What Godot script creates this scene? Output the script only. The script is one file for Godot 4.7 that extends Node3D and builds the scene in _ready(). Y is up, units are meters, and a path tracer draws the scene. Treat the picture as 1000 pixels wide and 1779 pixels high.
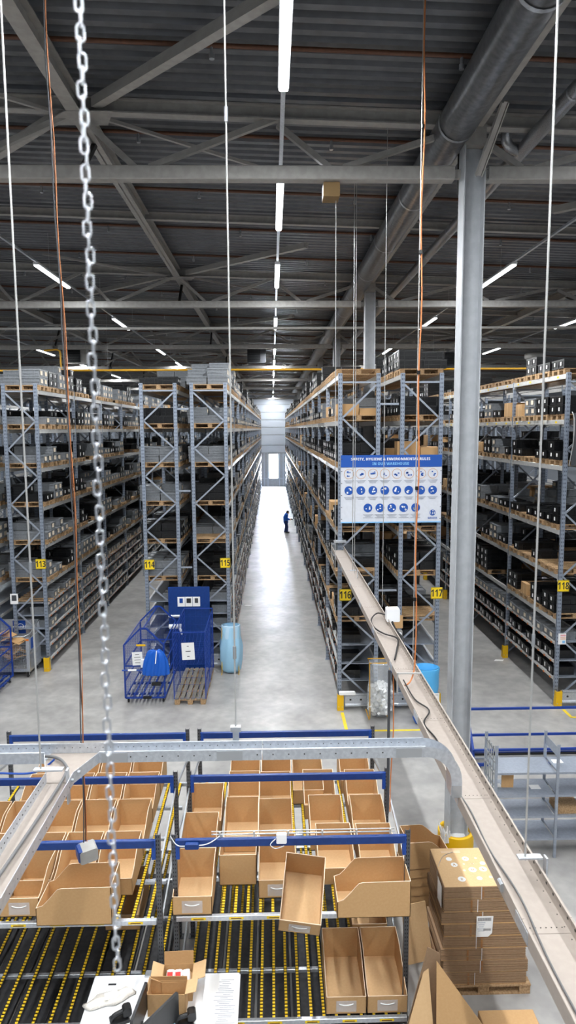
extends Node3D
# Warehouse hall seen from a mezzanine: pallet racking, cable trays and a carton flow rack below.
# x runs across the aisles, y up, the aisles run towards -z. V(x, y, d) puts a point d metres ahead of the camera.

var used := {}
var cache := {}
var M := {}
var rng := RandomNumberGenerator.new()


func V(x: float, y: float, d: float) -> Vector3:
	return Vector3(x, y, -d)


# ---------------------------------------------------------------- mesh builder
class MB:
	var v := PackedVector3Array()
	var n := PackedVector3Array()
	var uv := PackedVector2Array()
	var ix := PackedInt32Array()

	# corners run counter-clockwise seen from outside
	func quad(a: Vector3, b: Vector3, c: Vector3, d: Vector3) -> void:
		var nn := (b - a).cross(c - a).normalized()
		var w := (b - a).length()
		var h := (d - a).length()
		var i := v.size()
		v.append_array(PackedVector3Array([a, b, c, d]))
		n.append_array(PackedVector3Array([nn, nn, nn, nn]))
		uv.append_array(PackedVector2Array([Vector2(0, h), Vector2(w, h), Vector2(w, 0), Vector2(0, 0)]))
		ix.append_array(PackedInt32Array([i, i + 2, i + 1, i, i + 3, i + 2]))

	func tri(a: Vector3, b: Vector3, c: Vector3) -> void:
		var nn := (b - a).cross(c - a).normalized()
		var i := v.size()
		v.append_array(PackedVector3Array([a, b, c]))
		n.append_array(PackedVector3Array([nn, nn, nn]))
		uv.append_array(PackedVector2Array([Vector2(a.x, a.y), Vector2(b.x, b.y), Vector2(c.x, c.y)]))
		ix.append_array(PackedInt32Array([i, i + 2, i + 1]))

	func both(a: Vector3, b: Vector3, c: Vector3, d: Vector3) -> void:
		quad(a, b, c, d)

	func hexa(p: Array) -> void:
		# p: bottom 0-3 counter-clockwise seen from above, top 4-7 above them
		quad(p[3], p[2], p[1], p[0])
		quad(p[4], p[5], p[6], p[7])
		quad(p[0], p[1], p[5], p[4])
		quad(p[1], p[2], p[6], p[5])
		quad(p[2], p[3], p[7], p[6])
		quad(p[3], p[0], p[4], p[7])

	func box(c: Vector3, s: Vector3, b := Basis()) -> MB:
		var h := s * 0.5
		var x := b.x * h.x
		var y := b.y * h.y
		var z := b.z * h.z
		hexa([c - x - y + z, c + x - y + z, c + x - y - z, c - x - y - z, c - x + y + z, c + x + y + z, c + x + y - z, c - x + y - z])
		return self

	# box with its long edges chamfered by k
	func soft(c: Vector3, s: Vector3, k := 0.006, b := Basis()) -> MB:
		var h := s * 0.5
		var poly := PackedVector2Array([Vector2(-h.x + k, -h.y), Vector2(h.x - k, -h.y), Vector2(h.x, -h.y + k), Vector2(h.x, h.y - k), Vector2(h.x - k, h.y), Vector2(-h.x + k, h.y), Vector2(-h.x, h.y - k), Vector2(-h.x, -h.y + k)])
		prism(poly, s.z, Transform3D(b, c))
		return self

	func bar(p: Vector3, q: Vector3, w: float, h: float, up := Vector3.UP) -> MB:
		var z := (q - p).normalized()
		if absf(z.dot(up)) > 0.98:
			up = Vector3.RIGHT
		var x := up.cross(z).normalized()
		var y := z.cross(x)
		return box((p + q) * 0.5, Vector3(w, h, (q - p).length()), Basis(x, y, z))

	func tube(p: Vector3, q: Vector3, r: float, sides := 8, r2 := -1.0, caps := true) -> MB:
		if r2 < 0.0:
			r2 = r
		var z := (q - p).normalized()
		var up := Vector3.UP if absf(z.y) < 0.95 else Vector3.RIGHT
		var x := up.cross(z).normalized()
		var y := z.cross(x)
		var i := v.size()
		var l := (q - p).length()
		for k in sides + 1:
			var a := TAU * k / sides
			var o := x * cos(a) + y * sin(a)
			v.append(p + o * r)
			v.append(q + o * r2)
			n.append(o)
			n.append(o)
			uv.append(Vector2(a * r, 0))
			uv.append(Vector2(a * r, l))
		for k in sides:
			var j := i + k * 2
			ix.append_array(PackedInt32Array([j, j + 1, j + 2, j + 2, j + 1, j + 3]))
		if caps:
			disc(p, -z, r, sides)
			disc(q, z, r2, sides)
		return self

	func disc(c: Vector3, z: Vector3, r: float, sides := 16, r_in := 0.0) -> MB:
		var up := Vector3.UP if absf(z.y) < 0.95 else Vector3.RIGHT
		var x := up.cross(z).normalized()
		var y := z.cross(x)
		for k in sides:
			var a := TAU * k / sides
			var b := TAU * (k + 1) / sides
			var p := x * cos(a) + y * sin(a)
			var q := x * cos(b) + y * sin(b)
			if r_in > 0.0:
				quad(c + p * r_in, c + p * r, c + q * r, c + q * r_in)
			else:
				tri(c, c + p * r, c + q * r)
		return self

	# smooth pipe through points
	func pipe(pts: Array, r: float, sides := 6, closed := false) -> MB:
		var m := pts.size()
		var i := v.size()
		var side := Vector3.ZERO
		for k in m:
			var t: Vector3
			if closed:
				t = (pts[(k + 1) % m] - pts[(k - 1 + m) % m]).normalized()
			else:
				t = (pts[mini(k + 1, m - 1)] - pts[maxi(k - 1, 0)]).normalized()
			if side == Vector3.ZERO:
				side = (Vector3.UP if absf(t.y) < 0.9 else Vector3.RIGHT).cross(t).normalized()
			side = (side - t * side.dot(t)).normalized()
			var y := t.cross(side)
			for s in sides:
				var a := TAU * s / sides
				var o := side * cos(a) + y * sin(a)
				v.append(pts[k] + o * r)
				n.append(o)
				uv.append(Vector2(s, k))
		for k in (m if closed else m - 1):
			for s in sides:
				var a := i + k * sides + s
				var b := i + k * sides + (s + 1) % sides
				var c := i + ((k + 1) % m) * sides + s
				var d := i + ((k + 1) % m) * sides + (s + 1) % sides
				ix.append_array(PackedInt32Array([a, c, b, b, c, d]))
		return self

	# polygon (counter-clockwise in xy) pulled out along z, centred on z = 0
	func prism(poly: PackedVector2Array, depth: float, t := Transform3D()) -> MB:
		var h := depth * 0.5
		var m := poly.size()
		var idx := Geometry2D.triangulate_polygon(poly)
		for k in range(0, idx.size(), 3):
			var a := poly[idx[k]]
			var b := poly[idx[k + 1]]
			var c := poly[idx[k + 2]]
			if (b - a).cross(c - a) < 0.0:
				var s := b
				b = c
				c = s
			tri(t * Vector3(a.x, a.y, h), t * Vector3(b.x, b.y, h), t * Vector3(c.x, c.y, h))
			tri(t * Vector3(c.x, c.y, -h), t * Vector3(b.x, b.y, -h), t * Vector3(a.x, a.y, -h))
		for k in m:
			var a := poly[k]
			var b := poly[(k + 1) % m]
			quad(t * Vector3(a.x, a.y, -h), t * Vector3(b.x, b.y, -h), t * Vector3(b.x, b.y, h), t * Vector3(a.x, a.y, h))
		return self

	# profile of (radius, height) turned about the y axis
	func lathe(prof: Array, sides: int, at := Vector3.ZERO, squash := Vector3.ONE) -> MB:
		var i := v.size()
		var m := prof.size()
		for k in m:
			var a: Vector2 = prof[maxi(k - 1, 0)]
			var b: Vector2 = prof[mini(k + 1, m - 1)]
			var t := (b - a).normalized()
			for s in sides + 1:
				var g := TAU * s / sides
				v.append(at + Vector3(cos(g) * prof[k].x, prof[k].y, sin(g) * prof[k].x) * squash)
				n.append(Vector3(cos(g) * t.y, -t.x, sin(g) * t.y).normalized())
				uv.append(Vector2(float(s) / sides, prof[k].y))
		for k in m - 1:
			for s in sides:
				var a := i + k * (sides + 1) + s
				var b := a + sides + 1
				ix.append_array(PackedInt32Array([a, a + 1, b, b, a + 1, b + 1]))
		return self

	# smooth normals again after the points were moved
	func renormal() -> MB:
		var sum := {}
		for k in range(0, ix.size(), 3):
			var a := v[ix[k]]
			var b := v[ix[k + 1]]
			var c := v[ix[k + 2]]
			var m := (c - a).cross(b - a)
			for p in [a, b, c]:
				var key: Vector3i = Vector3i((p * 5000.0).round())
				sum[key] = sum.get(key, Vector3.ZERO) + m
		for k in v.size():
			var m: Vector3 = sum.get(Vector3i((v[k] * 5000.0).round()), n[k])
			if m.length() > 1e-12:
				n[k] = m.normalized()
		return self

	func mesh() -> ArrayMesh:
		var arr := []
		arr.resize(Mesh.ARRAY_MAX)
		arr[Mesh.ARRAY_VERTEX] = v
		arr[Mesh.ARRAY_NORMAL] = n
		arr[Mesh.ARRAY_TEX_UV] = uv
		arr[Mesh.ARRAY_INDEX] = ix
		var m := ArrayMesh.new()
		m.add_surface_from_arrays(Mesh.PRIMITIVE_TRIANGLES, arr)
		return m


# ---------------------------------------------------------------- nodes
# a smooth run of points through the given ones
func smooth(p: Array) -> Array:
	var out := []
	for k in p.size() - 1:
		var a: Vector3 = p[maxi(k - 1, 0)]
		var b: Vector3 = p[k]
		var c: Vector3 = p[k + 1]
		var d: Vector3 = p[mini(k + 2, p.size() - 1)]
		for j in 6:
			out.append(b.cubic_interpolate(c, a, d, j / 6.0))
	out.append(p[p.size() - 1])
	return out


func numbered(called: String) -> String:
	var k: int = used.get(called, 0)
	used[called] = k + 1
	return called if k == 0 else "%s_%03d" % [called, k]


func tag(o: Node, label: String, category: String, group := "") -> void:
	o.set_meta("label", label)
	o.set_meta("category", category)
	if group:
		o.set_meta("group", group)


func thing(called: String, label: String, category: String, at := Vector3.ZERO, group := "") -> Node3D:
	var o := Node3D.new()
	o.name = numbered(called)
	add_child(o, true)
	o.position = at
	tag(o, label, category, group)
	return o


func part(parent: Node, called: String, mesh: Variant, mat: Material, at := Vector3.ZERO, basis := Basis()) -> MeshInstance3D:
	var o := MeshInstance3D.new()
	o.name = called
	o.mesh = mesh.mesh() if mesh is MB else mesh
	o.material_override = mat
	o.transform = Transform3D(basis, at)
	parent.add_child(o, true)
	return o


func one(called: String, label: String, category: String, mesh: Variant, mat: Material, at := Vector3.ZERO, group := "", basis := Basis()) -> MeshInstance3D:
	var o := part(self, numbered(called), mesh, mat, at, basis)
	tag(o, label, category, group)
	return o


func struct(called: String, mesh: Variant, mat: Material, label := "", at := Vector3.ZERO) -> MeshInstance3D:
	var o := part(self, called, mesh, mat, at)
	o.set_meta("kind", "structure")
	if label:
		tag(o, label, called.get_slice("_", 0))
	return o


func copy(o: Node3D, label := "", group := "") -> Node3D:
	var base := String(o.name).rstrip("0123456789").rstrip("_")
	var c: Node3D = o.duplicate()
	c.name = numbered(base)
	add_child(c, true)
	if label:
		c.set_meta("label", label)
	if group:
		c.set_meta("group", group)
	return c


func mass(parent: Node, called: String, mesh: Variant, mat: Material, spots: Array) -> MultiMeshInstance3D:
	var mm := MultiMesh.new()
	mm.transform_format = MultiMesh.TRANSFORM_3D
	mm.mesh = mesh.mesh() if mesh is MB else mesh
	mm.instance_count = spots.size()
	for k in spots.size():
		mm.set_instance_transform(k, spots[k])
	var o := MultiMeshInstance3D.new()
	o.multimesh = mm
	o.material_override = mat
	o.name = called
	o.set_meta("kind", "stuff")
	parent.add_child(o, true)
	return o


func lettering(parent: Node, called: String, text: String, height: float, mat: Material, at: Vector3, basis := Basis(), weight := 700, depth := 0.002) -> MeshInstance3D:
	var f := SystemFont.new()
	f.font_names = PackedStringArray(["Droid Sans"])
	f.font_weight = weight
	var t := TextMesh.new()
	t.font = f
	t.text = text
	t.font_size = 32
	t.pixel_size = height / 24.0
	t.depth = depth
	t.curve_step = 2.0
	return part(parent, called, t, mat, at, basis)


# ---------------------------------------------------------------- materials
func noise_tex(freq: float, c0: Color, c1: Color, sd: int, size := 512, octaves := 5, p0 := 0.25, p1 := 0.75) -> NoiseTexture2D:
	var f := FastNoiseLite.new()
	f.seed = sd
	f.noise_type = FastNoiseLite.TYPE_SIMPLEX_SMOOTH
	f.frequency = freq
	f.fractal_octaves = octaves
	var g := Gradient.new()
	g.set_color(0, c0)
	g.set_color(1, c1)
	g.set_offset(0, p0)
	g.set_offset(1, p1)
	var t := NoiseTexture2D.new()
	t.width = size
	t.height = size
	t.seamless = true
	t.noise = f
	t.color_ramp = g
	return t


func paint(c: Color, rough := 0.5, metal := 0.0) -> StandardMaterial3D:
	var m := StandardMaterial3D.new()
	m.albedo_color = c
	m.roughness = rough
	m.metallic = metal
	return m


func grained(c0: Color, c1: Color, rough: float, metal: float, scale: float, sd: int, freq := 0.02, world := false, octaves := 5) -> StandardMaterial3D:
	var m := paint(Color.WHITE, rough, metal)
	m.albedo_texture = noise_tex(freq, c0, c1, sd, 512, octaves)
	m.uv1_triplanar = true
	m.uv1_world_triplanar = world
	m.uv1_scale = Vector3.ONE * scale
	return m


func c8(r: int, g: int, b: int) -> Color:
	return Color8(r, g, b)


func perforated(base: Color, hole: Color, pitch: float, width: float) -> StandardMaterial3D:
	# slotted steel: two rows of punched holes along the length
	var im := Image.create(64, 64, false, Image.FORMAT_RGB8)
	im.fill(base)
	for row in 2:
		var x0 := 14 if row == 0 else 40
		im.fill_rect(Rect2i(x0, 18, 10, 28), hole)
	var m := paint(Color.WHITE, 0.42, 0.55)
	m.albedo_texture = ImageTexture.create_from_image(im)
	m.uv1_scale = Vector3(1.0 / width, 1.0 / pitch, 1)
	return m


func materials() -> void:
	var floor_m := paint(Color.WHITE, 0.3)
	floor_m.albedo_texture = noise_tex(0.006, c8(158, 156, 153), c8(174, 172, 168), 3, 1024, 7)
	floor_m.uv1_triplanar = true
	floor_m.uv1_world_triplanar = true
	floor_m.uv1_scale = Vector3.ONE * 0.11
	floor_m.roughness_texture = noise_tex(0.012, Color(0.30, 0.30, 0.30), Color(0.48, 0.48, 0.48), 9, 512, 5)
	floor_m.roughness = 1.0
	floor_m.detail_enabled = true
	floor_m.detail_blend_mode = BaseMaterial3D.BLEND_MODE_MUL
	floor_m.detail_uv_layer = BaseMaterial3D.DETAIL_UV_1
	floor_m.detail_albedo = noise_tex(0.05, Color(0.93, 0.93, 0.93), Color(1, 1, 1), 11, 512, 6)
	M.floor = floor_m
	M.deck = grained(c8(100, 102, 106), c8(110, 112, 116), 0.42, 0.35, 0.4, 5, 0.02, true)
	M.steel = grained(c8(148, 146, 142), c8(158, 156, 152), 0.5, 0.0, 0.6, 6)
	M.steel_dark = paint(c8(34, 33, 32), 0.6)
	M.column = grained(c8(164, 168, 172), c8(172, 176, 180), 0.45, 0.0, 0.5, 7)
	M.rack = grained(c8(156, 164, 176), c8(164, 172, 184), 0.38, 0.5, 1.4, 8)
	M.rack_upright = perforated(c8(150, 160, 175), c8(70, 76, 86), 0.1, 0.1)
	M.beam = grained(c8(194, 194, 192), c8(204, 204, 202), 0.3, 0.2, 0.7, 10)
	M.galv = grained(c8(186, 191, 198), c8(200, 205, 211), 0.33, 0.6, 2.2, 12)
	M.tray = grained(c8(154, 144, 135), c8(159, 149, 140), 0.5, 0.1, 1.3, 13)
	M.wood_old = grained(c8(112, 108, 100), c8(140, 134, 124), 0.85, 0.0, 2.0, 33)
	M.wood = grained(c8(150, 120, 86), c8(184, 152, 114), 0.8, 0.0, 2.5, 14)
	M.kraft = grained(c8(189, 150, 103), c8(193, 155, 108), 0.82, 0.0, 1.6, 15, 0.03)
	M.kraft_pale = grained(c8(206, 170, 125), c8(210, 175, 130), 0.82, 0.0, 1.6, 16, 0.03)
	M.kraft_edge = paint(c8(226, 204, 176), 0.9)
	M.kraft_grey = grained(c8(146, 118, 90), c8(152, 124, 96), 0.85, 0.0, 1.2, 17, 0.03)
	M.tape = paint(c8(150, 104, 60), 0.35)
	M.tote = grained(c8(112, 116, 120), c8(122, 126, 130), 0.36, 0.0, 1.0, 18)
	M.black = grained(c8(14, 15, 16), c8(22, 23, 25), 0.3, 0.0, 1.0, 19)
	M.card = paint(c8(222, 208, 186), 0.8)
	M.paper = paint(c8(236, 236, 234), 0.8)
	M.ink = paint(c8(40, 40, 44), 0.8)
	M.ink_pale = paint(c8(150, 156, 168), 0.8)
	M.yellow = paint(c8(226, 178, 6), 0.5)
	M.sign_yellow = paint(c8(240, 206, 20), 0.5)
	M.tape_yellow = grained(c8(236, 208, 40), c8(226, 196, 60), 0.6, 0.0, 1.0, 20)
	M.roller = paint(c8(246, 204, 26), 0.5)
	M.navy = grained(c8(4, 50, 118), c8(6, 56, 126), 0.4, 0.0, 1.0, 21)
	M.blue = paint(c8(14, 66, 150), 0.45)
	M.cage_blue = paint(c8(16, 56, 140), 0.45)
	M.banner_blue = paint(c8(24, 82, 170), 0.7)
	M.sky_blue = paint(c8(130, 190, 236), 0.7)
	M.banner = grained(c8(210, 214, 222), c8(216, 220, 228), 0.75, 0.0, 0.8, 22)
	M.orange = paint(c8(222, 120, 40), 0.5)
	M.ochre = paint(c8(206, 150, 84), 0.7)
	M.plywood = paint(c8(122, 96, 56), 0.7)
	M.rust = grained(c8(84, 52, 34), c8(98, 62, 42), 0.6, 0.0, 1.0, 23)
	M.gas = paint(c8(214, 160, 30), 0.5)
	M.duct = grained(c8(110, 112, 116), c8(134, 136, 140), 0.3, 0.7, 0.8, 24)
	M.foil = grained(c8(140, 142, 146), c8(190, 192, 196), 0.28, 0.75, 3.0, 25, 0.04)
	M.clad = paint(c8(206, 214, 224), 0.45)
	M.plinth = grained(c8(176, 180, 184), c8(188, 192, 196), 0.7, 0.0, 0.5, 26)
	M.wall = paint(c8(150, 156, 164), 0.6)
	M.white = paint(c8(238, 240, 242), 0.4)
	M.table = grained(c8(232, 234, 236), c8(240, 242, 244), 0.35, 0.0, 0.7, 27)
	M.plastic_black = paint(c8(28, 29, 31), 0.35)
	M.rubber = paint(c8(32, 32, 33), 0.8)
	M.mat = grained(c8(46, 46, 48), c8(58, 58, 60), 0.7, 0.0, 1.0, 34)  # dark tone of the panels added under the flow rack tracks
	M.red = paint(c8(206, 50, 44), 0.6)
	M.cable_orange = paint(c8(190, 116, 66), 0.6)
	M.cable_grey = paint(c8(96, 96, 96), 0.6)
	M.rod = paint(c8(186, 186, 184), 0.4, 0.5)
	M.cuff_blue = paint(c8(190, 222, 244), 0.45)
	M.wrap = grained(c8(206, 200, 190), c8(226, 222, 214), 0.3, 0.0, 3.0, 31, 0.04)
	M.chain = paint(c8(206, 210, 216), 0.3, 0.8)
	M.zinc = paint(c8(186, 190, 194), 0.35, 0.8)
	M.dark_hole = paint(c8(58, 56, 54), 0.9)
	M.bag_blue = paint(c8(172, 218, 243), 0.35)
	M.bag_blue.backlight_enabled = true
	M.bag_blue.backlight = Color(0.25, 0.4, 0.5)
	M.bin_blue = paint(c8(88, 178, 232), 0.4)
	M.sack_blue = paint(c8(10, 90, 190), 0.55)
	M.film = paint(Color(0.93, 0.95, 0.97, 0.22), 0.12)
	M.film.transparency = BaseMaterial3D.TRANSPARENCY_ALPHA
	M.foam = grained(c8(222, 224, 224), c8(238, 238, 236), 0.8, 0.0, 4.0, 28, 0.05)
	M.glass = paint(Color(0.95, 0.97, 1.0, 0.08), 0.02)
	M.glass.transparency = BaseMaterial3D.TRANSPARENCY_ALPHA
	M.glow = paint(Color.WHITE, 0.4)
	M.glow.emission_enabled = true
	M.glow.emission = Color(0.97, 0.985, 1.0)
	M.glow.emission_energy_multiplier = 7.0
	M.skin = paint(c8(196, 148, 120), 0.6)
	M.hair = paint(c8(30, 24, 22), 0.7)
	M.jacket = paint(c8(18, 92, 190), 0.7)
	M.trousers = paint(c8(26, 44, 96), 0.8)
	M.charcoal = paint(c8(64, 66, 70), 0.7)


# ---------------------------------------------------------------- the scene
func _ready() -> void:
	# camera
	var cam := Camera3D.new()
	cam.name = "camera"
	cam.fov = 73.74
	cam.near = 0.05
	cam.far = 300.0
	cam.rotation_order = EULER_ORDER_YXZ
	cam.rotation_degrees = Vector3(-6.93, -1.30, -0.35)
	cam.position = Vector3(0, 7.2, 0)
	var lens := CameraAttributesPhysical.new()
	lens.frustum_focal_length = 16.0
	lens.frustum_focus_distance = 14.0
	lens.exposure_aperture = 2.4
	cam.attributes = lens
	add_child(cam)
	cam.current = true
	# daylight outside, seen through the window at the end of the aisle
	var sky_m := ProceduralSkyMaterial.new()
	sky_m.sky_top_color = Color(0.72, 0.82, 0.95)
	sky_m.sky_horizon_color = Color(0.92, 0.95, 1.0)
	sky_m.ground_horizon_color = Color(0.8, 0.82, 0.84)
	sky_m.ground_bottom_color = Color(0.6, 0.62, 0.64)
	sky_m.sky_energy_multiplier = 14.0
	sky_m.ground_energy_multiplier = 10.0
	var sky := Sky.new()
	sky.sky_material = sky_m
	var env := Environment.new()
	env.background_mode = Environment.BG_SKY
	env.sky = sky
	env.tonemap_mode = Environment.TONE_MAPPER_LINEAR
	env.tonemap_exposure = 1.36
	env.sdfgi_enabled = true
	env.ssao_enabled = true
	env.ssil_enabled = true
	var we := WorldEnvironment.new()
	we.name = "world_environment"
	we.environment = env
	add_child(we)
	rng.seed = 20240611
	materials()
	lights()
	hall()
	roof_steel()
	services()
	racks()
	rack_dressing()
	yard()
	trays()
	flow_rack()
	packing()
	right_side()
	person()


# ---------------------------------------------------------------- lamps
const LAMP_ENERGY := 26.0

func lamp(x: float, d: float, label: String, group: String, y := 11.12) -> void:
	var o := thing("strip_light", label, "lamp", V(x, y, d + 1.3), group)
	part(o, "housing", cached("lamp_housing", func(): return MB.new().soft(Vector3.ZERO, Vector3(0.13, 0.06, 2.66), 0.012)), M.white, Vector3(0, 0.035, 0))
	part(o, "lamp_diffuser", cached("lamp_diffuser", func(): return MB.new().soft(Vector3.ZERO, Vector3(0.11, 0.045, 2.6), 0.015)), M.glow, Vector3(0, -0.012, 0))
	var a := AreaLight3D.new()
	a.name = "light"
	a.area_size = Vector2(0.11, 2.6)
	a.light_energy = LAMP_ENERGY
	a.light_color = Color(0.98, 0.99, 1.0)
	a.area_range = 60.0
	a.area_attenuation = 2.0
	a.shadow_enabled = true
	o.add_child(a)
	a.position = Vector3(0, -0.04, 0)
	a.rotation_degrees = Vector3(-90, 0, 0)


func cached(key: String, make: Callable) -> ArrayMesh:
	if not cache.has(key):
		cache[key] = make.call().mesh()
	return cache[key]


func rail(x: float, d0: float, d1: float, label: String) -> void:
	var o := thing("lighting_trunking", label, "rail", V(x, 11.2, 0))
	var d := d0
	while d < d1 - 0.1:
		var e := minf(d + 5.2, d1)
		part(o, "trunking_section", MB.new().bar(V(0, 0, d), V(0, 0, e - 0.01), 0.055, 0.045), M.galv)
		part(o, "hanger", MB.new().tube(V(0, 0, d + 1.0), V(0, 11.95 - 0.033 * x - 11.2, d + 1.0), 0.004, 5), M.zinc)
		d = e


func lights() -> void:
	var near := [-7.9, -2.6, 2.6, 5.85, 11.45, 17.0, 25.0, 34.0, 40.0, 48.5, 57.0, 65.0, 73.0, 82.5]
	for d in near:
		lamp(0.17, d, "bright LED strip light in the row above the open central aisle", "strip lights over the central aisle")
	for d in [-7.0, 1.0, 9.0, 17.0, 25.0, 34.0, 41.0, 50.0, 58.5, 67.0, 75.5]:
		lamp(-5.58, d, "LED strip light above the aisle beside the gabled trolley", "strip lights over the aisle of sign 113")
		lamp(5.9, d, "LED strip light above the aisle behind the steel column", "strip lights over the aisle of sign 118")
	for d in [-7.0, 4.0, 14.0, 25.0, 34.3, 40.4, 50.0, 60.0, 72.0]:
		lamp(-11.4, d, "LED strip light over the outer aisle beyond the waste trolley", "strip lights over the outer aisle beyond 113")
		lamp(11.3, d, "LED strip light over the outer aisle past the black sheet", "strip lights over the outer aisle beyond 118")
	for d in [33.0, 42.0, 54.0, 68.0]:
		lamp(17.1, d, "LED strip light far across the hall past the black sheet", "strip lights at the far side of the hall")
		lamp(-17.1, d, "LED strip light far across the hall past the waste trolley", "strip lights at the opposite far side")
	rail(0.17, -9.0, 85.0, "slim lighting trunking that carries the central row of strip lights")
	rail(-5.58, -9.0, 80.0, "slim lighting trunking above the aisle beside the gabled trolley")
	rail(5.9, -9.0, 80.0, "slim lighting trunking above the aisle behind the steel column")
	rail(-11.4, 20.0, 80.0, "slim lighting trunking over the outer aisle beyond the waste trolley")
	rail(11.3, 20.0, 80.0, "slim lighting trunking over the outer aisle past the black sheet")


# ---------------------------------------------------------------- hall
const XL := -27.0
const XR := 27.0
const DN := -13.0
const DF := 86.5

func roof_y(x: float) -> float:
	return 11.93 - 0.033 * x


func hall() -> void:
	struct("floor", MB.new().box(V((XL + XR) / 2, -0.1, (DN + DF) / 2), Vector3(XR - XL + 0.6, 0.2, DF - DN + 0.6)), M.floor, "pale polished concrete floor of the warehouse hall")
	# corrugated roof deck, ribs across the aisles
	var b := MB.new()
	var prof := [Vector2(0.0, 0.0), Vector2(0.11, 0.0), Vector2(0.14, 0.085), Vector2(0.22, 0.085), Vector2(0.25, 0.0)]
	var yl := roof_y(XL)
	var yr := roof_y(XR)
	var d := DN
	while d < DF:
		for k in 4:
			var p: Vector2 = prof[k]
			var q: Vector2 = prof[k + 1]
			b.quad(V(XL, yl + p.y, d + p.x), V(XL, yl + q.y, d + q.x), V(XR, yr + q.y, d + q.x), V(XR, yr + p.y, d + p.x))
		d += 0.25
	var deck := struct("ceiling", b, M.deck, "dark grey corrugated steel roof deck")
	var lid := MB.new()
	lid.hexa([V(XL, yl + 0.1, DN), V(XR, yr + 0.1, DN), V(XR, yr + 0.1, DF), V(XL, yl + 0.1, DF), V(XL, yl + 0.3, DN), V(XR, yr + 0.3, DN), V(XR, yr + 0.3, DF), V(XL, yl + 0.3, DF)])
	part(deck, "roof_insulation", lid, M.wall)
	# side walls and the wall behind the camera
	struct("wall_left", MB.new().box(V(XL - 0.15, 6.7, (DN + DF) / 2), Vector3(0.3, 13.4, DF - DN)), M.wall, "grey side wall of the hall past the waste trolley")
	struct("wall_right", MB.new().box(V(XR + 0.15, 6.7, (DN + DF) / 2), Vector3(0.3, 13.4, DF - DN)), M.wall, "grey side wall of the hall past the black sheet")
	struct("wall_back", MB.new().box(V(0, 6.7, DN - 0.15), Vector3(XR - XL, 13.4, 0.3)), M.wall, "grey wall closing the near end of the hall")
	# far wall with the tall window
	var x0 := -0.42
	var x1 := 0.78
	var y0 := 1.0
	var y1 := 4.1
	var w := MB.new()
	w.box(V((XL + x0) / 2, 6.7, DF + 0.15), Vector3(x0 - XL, 13.4, 0.3))
	w.box(V((XR + x1) / 2, 6.7, DF + 0.15), Vector3(XR - x1, 13.4, 0.3))
	w.box(V((x0 + x1) / 2, y0 / 2, DF + 0.15), Vector3(x1 - x0, y0, 0.3))
	w.box(V((x0 + x1) / 2, (y1 + 13.4) / 2, DF + 0.15), Vector3(x1 - x0, 13.4 - y1, 0.3))
	var far := struct("wall_far", w, M.plinth, "pale wall at the far end of the aisle with horizontal cladding panels")
	var y := 4.25
	var k := 0
	while y < 12.3:
		var h := 0.94 if k != 1 else 1.3
		part(far, "cladding_panel", MB.new().soft(V(0, y + h / 2, DF - 0.045), Vector3(44, h - 0.07, 0.09), 0.02), M.clad)
		y += h
		k += 1
	for xx in [-1.0, -0.55, 0.91, 1.4]:
		part(far, "plinth_post", MB.new().box(V(xx, 2.1, DF - 0.03), Vector3(0.1, 4.2, 0.06)), M.clad)
	part(far, "plinth_rail", MB.new().box(V(0, 1.0, DF - 0.02), Vector3(8, 0.06, 0.04)), M.clad)
	var win := struct("window_1", MB.new().box(V((x0 + x1) / 2, y0 + 0.02, DF + 0.1), Vector3(x1 - x0, 0.04, 0.3)), M.white, "tall narrow bright window in the far end wall")
	for s in [x0 + 0.025, x1 - 0.025]:
		part(win, "window_frame", MB.new().box(V(s, (y0 + y1) / 2, DF + 0.1), Vector3(0.05, y1 - y0, 0.1)), M.white)
	part(win, "window_frame", MB.new().box(V((x0 + x1) / 2, y1 - 0.025, DF + 0.1), Vector3(x1 - x0, 0.05, 0.1)), M.white)
	part(win, "pane", MB.new().box(V((x0 + x1) / 2, (y0 + y1) / 2, DF + 0.1), Vector3(x1 - x0 - 0.1, y1 - y0 - 0.08, 0.012)), M.glass)


func i_beam(b: MB, p: Vector3, q: Vector3, w: float, h: float) -> void:
	var up := Vector3.UP
	b.bar(p, q, 0.014, h)
	b.bar(p + up * (h / 2 - 0.01), q + up * (h / 2 - 0.01), w, 0.02)
	b.bar(p - up * (h / 2 - 0.01), q - up * (h / 2 - 0.01), w, 0.02)


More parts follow.
